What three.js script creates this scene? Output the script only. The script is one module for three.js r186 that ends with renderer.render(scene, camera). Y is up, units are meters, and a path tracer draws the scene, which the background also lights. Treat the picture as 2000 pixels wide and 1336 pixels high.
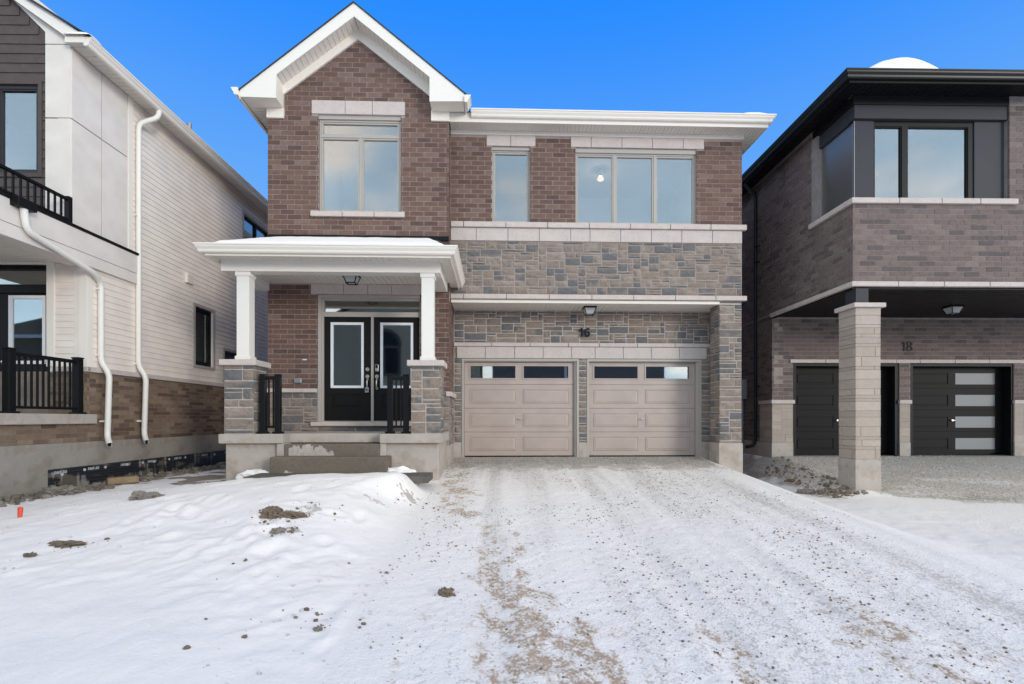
import * as THREE from 'three';
import { mergeGeometries } from 'three/addons/utils/BufferGeometryUtils.js';
import { RoundedBoxGeometry } from 'three/addons/geometries/RoundedBoxGeometry.js';
import { FontLoader } from 'three/addons/loaders/FontLoader.js';
import { TextGeometry } from 'three/addons/geometries/TextGeometry.js';

// ------------------------------------------------------------------ camera, sky, sun, exposure
const scene = new THREE.Scene();
const camera = new THREE.PerspectiveCamera(67.48, 2000 / 1336, 0.1, 600);
camera.position.set(0, 0.84, 0);
camera.rotation.y = -1.9 * Math.PI / 180;
camera.setViewOffset(2000, 1336, 0, -150, 2000, 1336);   // level camera, lens shifted up
const renderer = new THREE.WebGLRenderer({ antialias: true });
renderer.toneMapping = THREE.LinearToneMapping;
renderer.toneMappingExposure = 1.3;
renderer.shadowMap.enabled = true;

// ------------------------------------------------------------------ noise
function rng(seed) { let s = seed >>> 0; return () => { s = (s + 0x6D2B79F5) >>> 0; let t = s; t = Math.imul(t ^ (t >>> 15), t | 1); t ^= t + Math.imul(t ^ (t >>> 7), t | 61); return ((t ^ (t >>> 14)) >>> 0) / 4294967296; }; }
const PERM = new Uint8Array(512); { const r = rng(77), p = [...Array(256).keys()]; for (let i = 255; i > 0; i--) { const j = Math.floor(r() * (i + 1)); [p[i], p[j]] = [p[j], p[i]]; } for (let i = 0; i < 512; i++) PERM[i] = p[i & 255]; }
function vn(x, y, z = 0) {          // value noise 0..1
  const xi = Math.floor(x), yi = Math.floor(y), zi = Math.floor(z), fx = x - xi, fy = y - yi, fz = z - zi;
  const u = fx * fx * (3 - 2 * fx), v = fy * fy * (3 - 2 * fy), w = fz * fz * (3 - 2 * fz);
  const h = (a, b, c) => PERM[PERM[PERM[(xi + a) & 255] + ((yi + b) & 255)] + ((zi + c) & 255)] / 255;
  const l = (a, b, t) => a + (b - a) * t;
  const lo = l(l(h(0, 0, 0), h(1, 0, 0), u), l(h(0, 1, 0), h(1, 1, 0), u), v);
  return z === 0 ? lo : l(lo, l(l(h(0, 0, 1), h(1, 0, 1), u), l(h(0, 1, 1), h(1, 1, 1), u), v), w);
}
function fbm(x, y, o = 4, z = 0) { let s = 0, a = 0.5, n = 0; for (let i = 0; i < o; i++) { s += a * vn(x, y, z); n += a; x = x * 2.03 + 17.1; y = y * 2.03 + 9.7; z = z ? z * 2.03 + 3.3 : 0; a *= 0.5; } return s / n; }
const ss = (a, b, x) => { const t = Math.min(1, Math.max(0, (x - a) / (b - a))); return t * t * (3 - 2 * t); };
const mix = (a, b, t) => a + (b - a) * t;

// Sky: clear deep blue over the houses, a broken deck of bright cloud over the street behind the camera (the windows mirror it).
{
  const W = 1024, H = 512, d = new Float32Array(W * H * 4);
  for (let r = 0; r < H; r++) {
    const el = ((r + 0.5) / H - 0.5) * Math.PI, y = Math.sin(el);
    for (let c = 0; c < W; c++) {
      const az = ((c + 0.5) / W - 0.5) * 2 * Math.PI, x = Math.cos(az) * Math.cos(el), z = Math.sin(az) * Math.cos(el);
      const e = Math.max(0, el * 180 / Math.PI), t = ss(14, 42, e);
      const blue = [mix(0.13, 0.013, t), mix(0.345, 0.20, t), mix(0.73, 0.765, t)];
      const ang = Math.acos(Math.min(1, Math.max(-1, -z * 0.94 + y * 0.34))) * 180 / Math.PI;   // from the middle of the clear part
      const k = 2.6 / (Math.max(0, y) + 0.22), n = fbm(x * k + 40, z * k + 12, 5), n2 = fbm(x * k * 1.7 + 5, z * k * 1.7 + 90, 4);
      const cover = ss(52, 82, ang + (n - 0.5) * 40);
      const lum = mix(1.82, 0.84, ss(0, 1, Math.max(0, y))) * mix(0.84, 1.12, n2), b = ss(0.29, 0.54, n) * mix(0.95, 0.2, ss(0.5, 0.85, y));
      const hi = ss(0.35, 0.75, y), cl = [lum * mix(mix(1.03, 1.14, hi), 0.48, b), lum * mix(1.0, 0.69, b), lum * mix(mix(0.95, 0.85, hi), 0.88, b)];
      for (let i = 0; i < 3; i++) d[(r * W + c) * 4 + i] = el > 0 ? mix(blue[i], cl[i], cover) : 0.6;
      d[(r * W + c) * 4 + 3] = 1;
    }
  }
  const t = new THREE.DataTexture(d, W, H, THREE.RGBAFormat, THREE.FloatType);
  t.mapping = THREE.EquirectangularReflectionMapping; t.magFilter = t.minFilter = THREE.LinearFilter; t.wrapS = THREE.RepeatWrapping; t.needsUpdate = true;
  scene.background = t; scene.environment = t;
}
const sun = new THREE.DirectionalLight(new THREE.Color().setRGB(1, 0.92, 0.81), 1.2);
sun.position.set(15.50, 4.26, 11.15); sun.target.position.set(0, 0, -8);
sun.castShadow = true; sun.shadow.radius = 30; sun.shadow.mapSize.set(2048, 2048);
Object.assign(sun.shadow.camera, { left: -16, right: 16, top: 16, bottom: -16, near: 1, far: 60 });
sun.name = 'sun'; scene.add(sun, sun.target);

// ------------------------------------------------------------------ textures and materials
const texCache = {};
function dataTex(w, h, fn, srgb = false, repeat = true) {   // fn(u, v, px, py) -> [r,g,b] linear 0..1
  const a = new Uint8Array(w * h * 4);
  const enc = (c) => Math.round(255 * Math.min(1, Math.max(0, srgb ? (c <= 0.0031308 ? c * 12.92 : 1.055 * Math.pow(c, 1 / 2.4) - 0.055) : c)));
  for (let y = 0; y < h; y++) for (let x = 0; x < w; x++) { const c = fn((x + 0.5) / w, (y + 0.5) / h, x, y), i = (y * w + x) * 4; a[i] = enc(c[0]); a[i + 1] = enc(c[1]); a[i + 2] = enc(c[2]); a[i + 3] = 255; }
  const t = new THREE.DataTexture(a, w, h); t.magFilter = THREE.LinearFilter; t.minFilter = THREE.LinearMipmapLinearFilter; t.generateMipmaps = true;
  t.wrapS = t.wrapT = repeat ? THREE.RepeatWrapping : THREE.ClampToEdgeWrapping; if (srgb) t.colorSpace = THREE.SRGBColorSpace; t.needsUpdate = true;
  return t;
}
const tileN = (u, v, f, o, s) => { // seamless fbm
  const a = ss(0.8, 1, u), b = ss(0.8, 1, v), g = (x, y) => fbm(x * f + s, y * f + s, o);
  return mix(mix(g(u, v), g(u - 1, v), a), mix(g(u, v - 1), g(u - 1, v - 1), a), b);
};
const grain = dataTex(256, 256, (u, v) => { const n = tileN(u, v, 10, 4, 3), m = tileN(u, v, 60, 2, 50), k = 0.66 + 0.34 * n + 0.22 * (m - 0.5); return [k, k, k]; }, true);
const grainBump = dataTex(256, 256, (u, v) => { const n = 0.6 * tileN(u, v, 14, 4, 8) + 0.4 * tileN(u, v, 70, 2, 31); return [n, n, n]; });
const softGrain = dataTex(256, 256, (u, v) => { const n = tileN(u, v, 5, 4, 13), k = 0.88 + 0.16 * n; return [k, k, k]; }, true);
const concreteTex = dataTex(512, 512, (u, v) => {
  const n = tileN(u, v, 4, 5, 21), m = tileN(u, v, 90, 2, 61), st = ss(0.56, 0.74, tileN(u, v, 7, 4, 90)), k = 0.74 + 0.26 * n + 0.14 * (m - 0.5);
  return [k * mix(1, 0.9, st), k * mix(1, 0.86, st), k * mix(1, 0.8, st)];
}, true);
const castTex = dataTex(256, 256, (u, v) => { const n = tileN(u, v, 8, 4, 41), pit = ss(0.72, 0.8, tileN(u, v, 50, 2, 11)), k = 0.88 + 0.14 * n - 0.16 * pit; return [k, k * 0.99, k * 0.985]; }, true);
const stoneTex = (seed, base, alt, share) => dataTex(128, 128, (u, v) => {
  const n = tileN(u, v, 3, 4, seed), m = tileN(u, v, 26, 3, seed + 30), s = tileN(u, v * 2.2, 5, 3, seed + 60), t = ss(share - 0.1, share + 0.1, n), k = 0.72 + 0.5 * m + 0.28 * (s - 0.5);
  return [0, 1, 2].map((i) => mix(base[i], alt[i], t) * k);
}, true);
const std = (rgb, o = {}) => new THREE.MeshStandardMaterial({ color: new THREE.Color().setRGB(...rgb), roughness: 0.85, ...o });
const phys = (o) => new THREE.MeshPhysicalMaterial(o);
const dark = (c, r, s = 0.3) => phys({ color: new THREE.Color().setRGB(...c), roughness: r, specularIntensity: s });
const M = {
  mortar: std([0.42, 0.355, 0.325], { map: grain, roughness: 0.95 }),
  mortarDark: std([0.34, 0.295, 0.275], { map: grain, roughness: 0.95 }),
  mortarTan: std([0.27, 0.215, 0.175], { map: grain, roughness: 0.95 }),
  stoneJoint: std([0.56, 0.50, 0.46], { map: grain, roughness: 0.95 }),
  trim: std([0.80, 0.745, 0.67], { roughness: 0.55 }),
  trimWhite: std([0.78, 0.745, 0.69], { roughness: 0.55 }),
  soffit: std([0.72, 0.675, 0.615], { roughness: 0.6 }),
  siding: std([0.84, 0.755, 0.68], { roughness: 0.62, map: softGrain }),
  panelWhite: std([0.74, 0.68, 0.63], { roughness: 0.6, map: softGrain }),
  brownBoard: std([0.085, 0.062, 0.058], { roughness: 0.7, map: grain }),
  cast: std([0.56, 0.495, 0.46], { map: castTex, bumpMap: grainBump, bumpScale: 0.004, roughness: 0.9 }),
  concrete: std([0.48, 0.425, 0.38], { map: concreteTex, bumpMap: grainBump, bumpScale: 0.003, roughness: 0.92 }),
  foundation: std([0.36, 0.32, 0.285], { map: concreteTex, bumpMap: grainBump, bumpScale: 0.003, roughness: 0.95 }),
  padStone: std([0.115, 0.11, 0.10], { map: grain, bumpMap: grainBump, bumpScale: 0.004, roughness: 0.8 }),
  black: dark([0.008, 0.008, 0.009], 0.45),
  blackSatin: dark([0.013, 0.013, 0.014], 0.38, 0.5),
  charcoal: dark([0.042, 0.043, 0.050], 0.5),
  charcoalGloss: std([0.26, 0.25, 0.24], { roughness: 0.3, metalness: 0.7 }),
  darkPane: dark([0.02, 0.022, 0.024], 0.6),
  seam: std([0.30, 0.26, 0.23]),
  blackWood: dark([0.010, 0.009, 0.0085], 0.5),
  shingle: std([0.045, 0.043, 0.045], { map: grain, roughness: 0.95 }),
  frameTaupe: std([0.40, 0.365, 0.33], { roughness: 0.5 }),
  garageTan: std([0.43, 0.35, 0.31], { roughness: 0.5, map: softGrain }),
  garageBlack: dark([0.0085, 0.0075, 0.0075], 0.5, 0.22),
  liteWhite: std([0.72, 0.73, 0.76], { roughness: 0.4 }),
  metal: std([0.72, 0.69, 0.64], { roughness: 0.28, metalness: 1 }),
  bronze: std([0.62, 0.54, 0.46], { roughness: 0.3, metalness: 1 }),
  galv: std([0.30, 0.31, 0.32], { roughness: 0.5, metalness: 0.5 }),
  roomWall: std([0.40, 0.40, 0.40], { roughness: 0.95, side: THREE.DoubleSide }),
  snow: std([0.835, 0.81, 0.80], { roughness: 0.9, bumpMap: grainBump, bumpScale: 0.006 }),
  orange: std([0.85, 0.10, 0.045], { roughness: 0.5 }),
  wood: std([0.30, 0.21, 0.13], { map: grain, roughness: 0.9 }),
  dirt: std([0.20, 0.155, 0.115], { map: grain, bumpMap: grainBump, bumpScale: 0.006, roughness: 1 }),
  dirtGrey: std([0.27, 0.24, 0.21], { map: grain, bumpMap: grainBump, bumpScale: 0.006, roughness: 1 }),
  whitePrint: std([0.55, 0.56, 0.58], { roughness: 0.7 }),
  glassUp: phys({ color: 0xffffff, transmission: 1, roughness: 0.02, ior: 2.35, thickness: 0 }),
  glassLow: phys({ color: 0xdfe6e2, transmission: 1, roughness: 0.02, ior: 3.0, thickness: 0 }),
  frosted: phys({ color: new THREE.Color().setRGB(0.19, 0.20, 0.205), roughness: 0.5, ior: 1.5 }),
  lampGlass: phys({ color: 0xeef2f4, transmission: 0.6, roughness: 0.5, ior: 1.5, thickness: 0 }),
  lampLit: std([0.05, 0.04, 0.03], { emissive: new THREE.Color().setRGB(1, 0.72, 0.42), emissiveIntensity: 0.8 }),
};
const tones = (list, o = {}) => list.map((c) => std(c, { map: grain, bumpMap: grainBump, bumpScale: 0.003, roughness: 0.92, ...o }));
const T = {
  red: [[0.182, 0.106, 0.083], [0.160, 0.092, 0.073], [0.200, 0.120, 0.095], [0.170, 0.098, 0.079], [0.128, 0.076, 0.063], [0.222, 0.146, 0.122]],
  grey: [[0.190, 0.145, 0.130], [0.174, 0.132, 0.119], [0.206, 0.158, 0.141], [0.182, 0.140, 0.129], [0.128, 0.102, 0.097], [0.224, 0.174, 0.156]],
  tan: [[0.255, 0.175, 0.118], [0.21, 0.138, 0.095], [0.135, 0.086, 0.064], [0.285, 0.21, 0.147], [0.17, 0.112, 0.08], [0.24, 0.17, 0.12]],
};
const TM = { red: tones(T.red), grey: tones(T.grey), tan: tones(T.tan) };
const taupe = [0.230, 0.187, 0.160], slate = [0.138, 0.132, 0.130], tanS = [0.250, 0.198, 0.156], pale = [0.285, 0.237, 0.204];
const stoneMats = [[1, taupe, slate, 0.75], [2, taupe, pale, 0.5], [3, taupe, slate, 0.5], [4, slate, taupe, 0.6], [5, tanS, taupe, 0.55], [6, slate, [0.14, 0.14, 0.15], 0.5], [7, pale, taupe, 0.5], [8, taupe, tanS, 0.5]]
  .map(([s, a, b, k]) => std([1, 1, 1], { map: stoneTex(s * 11, a, b, k), bumpMap: grainBump, bumpScale: 0.006, roughness: 0.92 }));
const limeMats = [[0.42, 0.352, 0.300], [0.45, 0.382, 0.330], [0.395, 0.332, 0.284]].map((c) => std(c, { map: castTex, bumpMap: grainBump, bumpScale: 0.004, roughness: 0.9 }));

// ------------------------------------------------------------------ geometry helpers
const V = (x, y, z) => new THREE.Vector3(x, y, z);
function boxUV(g, s = 1) {          // uv in metres by the way a face points
  if (g.index) g = g.toNonIndexed();
  const p = g.attributes.position, n = g.attributes.normal, uv = new Float32Array(p.count * 2);
  for (let i = 0; i < p.count; i++) {
    const ax = Math.abs(n.getX(i)), ay = Math.abs(n.getY(i)), az = Math.abs(n.getZ(i)), x = p.getX(i), y = p.getY(i), z = p.getZ(i);
    const [a, b] = az >= ax && az >= ay ? [x, y] : ax >= ay ? [z, y] : [x, z];
    uv[i * 2] = a * s; uv[i * 2 + 1] = b * s;
  }
  g.setAttribute('uv', new THREE.BufferAttribute(uv, 2));
  for (const k of Object.keys(g.attributes)) if (!['position', 'normal', 'uv'].includes(k)) g.deleteAttribute(k);
  return g;
}
const box = (x0, x1, y0, y1, z0, z1) => boxUV(new THREE.BoxGeometry(Math.abs(x1 - x0), Math.abs(y1 - y0), Math.abs(z1 - z0)).translate((x0 + x1) / 2, (y0 + y1) / 2, (z0 + z1) / 2));
const rbox = (x0, x1, y0, y1, z0, z1, r = 0.008) => boxUV(new RoundedBoxGeometry(Math.abs(x1 - x0), Math.abs(y1 - y0), Math.abs(z1 - z0), 1, r).translate((x0 + x1) / 2, (y0 + y1) / 2, (z0 + z1) / 2));
const merge = (l) => mergeGeometries(l.map((g) => { if (g.index) g = g.toNonIndexed(); for (const k of Object.keys(g.attributes)) if (!['position', 'normal', 'uv'].includes(k)) g.deleteAttribute(k); return g; }));
function shapeOf(pts, holes = []) {
  const s = new THREE.Shape(pts.map(([x, y]) => new THREE.Vector2(x, y)));
  for (const h of holes) { const [a, b, c, d] = h; s.holes.push(new THREE.Path([[a, c], [a, d], [b, d], [b, c]].map(([x, y]) => new THREE.Vector2(x, y)))); }
  return s;
}
const slab = (pts, z0, z1, holes = []) => boxUV(new THREE.ExtrudeGeometry(shapeOf(pts, holes), { depth: z1 - z0, bevelEnabled: false }).translate(0, 0, z0)); // z1 > z0
const rect = (x0, x1, y0, y1) => [[x0, y0], [x1, y0], [x1, y1], [x0, y1]];
// a profile [[out, y]...] carried along the ground from a to b ([x, z]); out points to the left-hand side given by o ([x, z]); k0, k1: mitres
function run(profile, a, b, o, y = 0, k0 = 0, k1 = 0) {
  const dx = b[0] - a[0], dz = b[1] - a[1], L = Math.hypot(dx, dz), d = [dx / L, dz / L], n = profile.length, pos = [];
  const P = (e, i) => { const [out, h] = profile[i], k = e ? k1 * out : -k0 * out, q = e ? b : a; return [q[0] + o[0] * out + d[0] * k, y + h, q[1] + o[1] * out + d[1] * k]; };
  const tri = (...t) => t.forEach((p) => pos.push(...p));
  const area = profile.reduce((s, p, i) => { const q = profile[(i + 1) % n]; return s + p[0] * q[1] - q[0] * p[1]; }, 0);
  const flip = ((o[0] * d[1] - o[1] * d[0]) > 0) !== (area > 0);
  for (let i = 0; i < n; i++) { const j = (i + 1) % n, A = P(0, i), B = P(0, j), C = P(1, j), D = P(1, i); if (flip) { tri(A, B, C); tri(A, C, D); } else { tri(A, C, B); tri(A, D, C); } }
  for (const [x, y2, z] of THREE.ShapeUtils.triangulateShape(profile.map(([p, q]) => new THREE.Vector2(p, q)), [])) {
    const f0 = [P(0, x), P(0, y2), P(0, z)], f1 = [P(1, x), P(1, z), P(1, y2)];
    if (flip) { tri(f0[0], f0[2], f0[1]); tri(f1[0], f1[2], f1[1]); } else { tri(...f0); tri(...f1); }
  }
  const g = new THREE.BufferGeometry(); g.setAttribute('position', new THREE.Float32BufferAttribute(pos, 3)); g.computeVertexNormals();
  return boxUV(g);
}
function quads(list) {               // list of 4-point faces -> flat geometry
  const pos = []; for (const [a, b, c, d] of list) { pos.push(...a, ...b, ...c); if (d) pos.push(...a, ...c, ...d); }
  const g = new THREE.BufferGeometry(); g.setAttribute('position', new THREE.Float32BufferAttribute(pos, 3)); g.computeVertexNormals(); return boxUV(g);
}
const GUT = [[0, -0.13], [0.05, -0.13], [0.066, -0.112], [0.072, -0.085], [0.098, -0.05], [0.104, -0.026], [0.116, -0.022], [0.116, 0], [0, 0]];
function pipe(pts, r = 0.04, bend = 0.09, sides = 10) {   // downspout through points with rounded bends
  const path = new THREE.CurvePath(), P = pts.map((p) => V(...p)); let last = P[0];
  for (let i = 1; i < P.length - 1; i++) {
    const a = P[i].clone().add(P[i - 1].clone().sub(P[i]).setLength(Math.min(bend, P[i].distanceTo(P[i - 1]) * 0.45))), b = P[i].clone().add(P[i + 1].clone().sub(P[i]).setLength(Math.min(bend, P[i].distanceTo(P[i + 1]) * 0.45)));
    path.add(new THREE.LineCurve3(last, a)); path.add(new THREE.QuadraticBezierCurve3(a, P[i], b)); last = b;
  }
  path.add(new THREE.LineCurve3(last, P[P.length - 1]));
  const g = new THREE.TubeGeometry(path, 90, r, sides, false); return g;
}
const R = rng(2024), pick = (a, r = R) => a[Math.floor(r() * a.length)];

// ------------------------------------------------------------------ things and parts
const taken = {};
function numbered(n) { taken[n] = (taken[n] ?? -1) + 1; return taken[n] ? n + '_' + String(taken[n]).padStart(3, '0') : n; }
function shadowed(o) { o.castShadow = o.receiveShadow = true; return o; }
function tag(o, label, category, group, kind) { if (label) o.userData.label = label; if (category) o.userData.category = category; if (group) o.userData.group = group; if (kind) o.userData.kind = kind; return o; }
function single(name, g, m, label, category, group, kind) { const o = shadowed(new THREE.Mesh(g, m)); o.name = numbered(name); scene.add(o); return tag(o, label, category, group, kind); }
// a building in its own frame: x to the right, y up, z towards the street; origin given in the world, turned by phi degrees
function building(name, label, origin, phi, base, category = 'house', group) {
  const g = new THREE.Group(); g.name = numbered(name); tag(g, label, category, group);
  const a = -phi * Math.PI / 180, c = Math.cos(a), s = Math.sin(a);
  g.rotation.y = a; g.position.set(origin[0] + base[0] * c + base[2] * s, origin[1] + base[1], origin[2] - base[0] * s + base[2] * c); scene.add(g);
  const off = V(-base[0], -base[1], -base[2]);
  return {
    g, off, stones: [], bricks: [],
    part(n, geo, mat, label, kind) { const o = shadowed(new THREE.Mesh(geo, mat)); o.name = n; o.position.copy(off); g.add(o); if (label) o.userData.label = label; if (kind) o.userData.kind = kind; return o; },
    group(n, label) { const o = new THREE.Group(); o.name = n; o.position.copy(off); g.add(o); if (label) o.userData.label = label; return o; },
    world(x, y, z) { return [origin[0] + x * c + z * s, origin[1] + y, origin[2] - x * s + z * c]; },
    turn: a,
  };
}
function sub(parent, n, geo, mat, label, kind) { const o = shadowed(new THREE.Mesh(geo, mat)); o.name = n; parent.add(o); if (label) o.userData.label = label; if (kind) o.userData.kind = kind; return o; }

// ------------------------------------------------------------------ brick and stone fields
function brickGeo(L, H, D) { return [...Array(6)].map(() => { const g = new THREE.BoxGeometry(L, H, D), uv = g.attributes.uv, a = R() * 5, b = R() * 5; for (let i = 0; i < uv.count; i++) uv.setXY(i, uv.getX(i) * L * 1.4 + a, uv.getY(i) * H * 1.4 + b); return g; }); }
const FACE = { front: [0, (u, v, w) => [u, v, w]], right: [Math.PI / 2, (u, v, w) => [w, v, u]], left: [-Math.PI / 2, (u, v, w) => [w, v, u]] };  // u runs along x (front) or z (sides); w is the plane
// regions of the wall plane: u0..u1, v0..v1, holes [[u0,u1,v0,v1]], lim(v) -> [u0,u1]
function brickField(H, wall, tone, face, w, { u0, u1, v0, v1, holes = [], lim, L = 0.257, h = 0.0825, j = 0.01, phase = 0, proud = -0.0015, seen = true }) {
  const [ry, at] = FACE[face], rr = rng(Math.round((u0 + v0 + w) * 1000) + 9), sgn = face === 'left' ? -1 : 1, T2 = 0.04;
  let row = 0;
  for (let v = v0; v + h * 0.6 < v1; v += h + j, row++) {
    const hh = Math.min(h, v1 - v - 0.002), vm = v + hh / 2;
    let iv = [lim ? lim(v) : [u0, u1]];
    for (const [a, b, c, d] of holes) if (vm > c && vm < d) iv = iv.flatMap(([p, q]) => (b <= p || a >= q ? [[p, q]] : [[p, a], [b, q]].filter(([x, y]) => y - x > 0.03)));
    const shift = (row % 2) * (L + j) / 2 + phase;
    for (const [p, q] of iv) for (let k = Math.floor((p - shift) / (L + j)) - 1; ; k++) {
      const a = Math.max(p, k * (L + j) + shift), b = Math.min(q, k * (L + j) + shift + L);
      if (k * (L + j) + shift > q) break;
      if (b - a < 0.008) continue;
      const out = proud - T2 / 2 + (rr() - 0.5) * 0.003;
      H.bricks.push({ wall, tone, pos: at((a + b) / 2, vm, w + sgn * out), ry: ry + (rr() - 0.5) * 0.004, rz: (rr() - 0.5) * 0.006, sx: (b - a) / L, sy: hh / h, t: Math.floor(Math.pow(rr(), 1.15) * 6), g: Math.floor(rr() * 6), seen, L, h });
    }
  }
}
// random ashlar
const stoneGeo = [...Array(8)].map((_, s) => {
  const r = rng(500 + s), nx = 4, ny = 3, P = [], uv0 = [r() * 3, r() * 3], idx = (i, j) => P[j * (nx + 1) + i];
  for (let j = 0; j <= ny; j++) for (let i = 0; i <= nx; i++) {
    const e = i === 0 || j === 0 || i === nx || j === ny;
    P.push([(i / nx - 0.5) * (e ? 1 - r() * 0.02 : 1) + (e ? 0 : (r() - 0.5) * 0.12), (j / ny - 0.5) * (e ? 1 - r() * 0.05 : 1) + (e ? 0 : (r() - 0.5) * 0.14), e ? 0.25 * r() : 0.55 + 0.6 * r()]);
  }
  const pos = [], uv = []; const put = (...q) => q.forEach((p) => { pos.push(...p); uv.push(p[0] * 0.5 + uv0[0], p[1] * 0.28 + uv0[1]); });
  for (let j = 0; j < ny; j++) for (let i = 0; i < nx; i++) { const a = idx(i, j), b = idx(i + 1, j), c = idx(i + 1, j + 1), d = idx(i, j + 1); if (r() < 0.5) put(a, b, c, a, c, d); else put(a, b, d, b, c, d); }
  const rim = []; for (let i = 0; i < nx; i++) rim.push([idx(i, 0), idx(i + 1, 0)]); for (let j = 0; j < ny; j++) rim.push([idx(nx, j), idx(nx, j + 1)]); for (let i = nx; i > 0; i--) rim.push([idx(i, ny), idx(i - 1, ny)]); for (let j = ny; j > 0; j--) rim.push([idx(0, j), idx(0, j - 1)]);
  for (const [a, b] of rim) { const A = [a[0], a[1], -2], B = [b[0], b[1], -2]; put(A, B, b, A, b, a); }
  const g = new THREE.BufferGeometry(); g.setAttribute('position', new THREE.Float32BufferAttribute(pos, 3)); g.setAttribute('uv', new THREE.Float32BufferAttribute(uv, 2)); g.computeVertexNormals(); return g;
});
const limeGeo = [0, 1, 2].map((s) => { const g = new RoundedBoxGeometry(1, 1, 1, 1, 0.02); const uv = g.attributes.uv; for (let i = 0; i < uv.count; i++) uv.setXY(i, uv.getX(i) * 0.6 + s * 0.3, uv.getY(i) * 0.3 + s * 0.2); return g; });
function stoneField(H, wall, face, w, { u0, u1, v0, v1, holes = [], mu = 0.052, mv = 0.051, j = 0.0145, seed = 1, lime = false, seen = true }) {
  const [ry, at] = FACE[face], r = rng(seed * 131 + 7), sgn = face === 'left' ? -1 : 1;
  const nc = Math.max(1, Math.round((u1 - u0) / mu)), nr = Math.max(1, Math.round((v1 - v0) / mv)), cu = (u1 - u0) / nc, cv = (v1 - v0) / nr, full = new Uint8Array(nc * nr);
  for (const [a, b, c, d] of holes) for (let y = 0; y < nr; y++) for (let x = 0; x < nc; x++) { const U = u0 + (x + 0.5) * cu, W2 = v0 + (y + 0.5) * cv; if (U > a && U < b && W2 > c && W2 < d) full[y * nc + x] = 1; }
  for (let y = 0; y < nr; y++) for (let x = 0; x < nc; x++) {
    if (full[y * nc + x]) continue;
    let free = 0; while (x + free < nc && !full[y * nc + x + free]) free++;
    let hgt = lime ? pick([1, 2, 2, 3, 3], r) : pick([1, 1, 2, 2, 2, 3, 3, 3], r), wid = lime ? pick([5, 7, 9, 12], r) : hgt === 1 ? 4 + Math.floor(r() * 6) : hgt === 2 ? 3 + Math.floor(r() * 6) : 4 + Math.floor(r() * 5);
    hgt = Math.min(hgt, nr - y); if (nr - y - hgt === 0 && nr - y > 3) hgt--;
    wid = Math.min(wid, free); if (free - wid < 2) wid = free;
    if (wid > 10 && !lime) wid = Math.ceil(wid / 2);
    for (let b = 0; b < hgt; b++) for (let a = 0; a < wid; a++) full[(y + b) * nc + x + a] = 1;
    const ww = wid * cu - j, hh = hgt * cv - j;
    H.stones.push({ wall, lime, pos: at(u0 + (x + wid / 2) * cu, v0 + (y + hgt / 2) * cv, w + sgn * (lime ? -0.022 + r() * 0.003 : -0.004)), ry, s: [ww, hh, lime ? 0.04 : 0.010 + r() * 0.011], flip: r() < 0.5, g: Math.floor(r() * (lime ? 3 : 8)), m: lime ? Math.floor(r() * 3) : pick([0, 1, 2, 3, 4, 5, 6, 7, 0, 2, 3, 5, 1], r), seen });
    x += wid - 1;
  }
}
// coursed smooth stone: full-width courses, some with an end piece
function courseField(H, wall, face, w, { u0, u1, v0, v1, seed, seen = true }) {
  const [ry, at] = FACE[face], r = rng(seed * 77), sgn = face === 'left' ? -1 : 1, j = 0.007;
  for (let v = v0; v < v1 - 0.01;) {
    let h = pick([0.055, 0.06, 0.11, 0.125, 0.165, 0.17], r); if (v1 - v - h < 0.05) h = v1 - v;
    const cuts = r() < 0.4 ? [] : r() < 0.5 ? [0.2 + 0.06 * r()] : [0.74 + 0.06 * r()], xs = [0, ...cuts, 1];
    for (let i = 0; i + 1 < xs.length; i++) { const a = mix(u0, u1, xs[i]), b = mix(u0, u1, xs[i + 1]); H.stones.push({ wall, lime: true, pos: at((a + b) / 2, v + h / 2, w + sgn * (-0.022 + r() * 0.003)), ry, s: [b - a - (xs.length > 2 ? j : 0), h - j, 0.04], flip: false, g: Math.floor(r() * 3), m: Math.floor(r() * 3), seen }); }
    v += h;
  }
}
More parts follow.
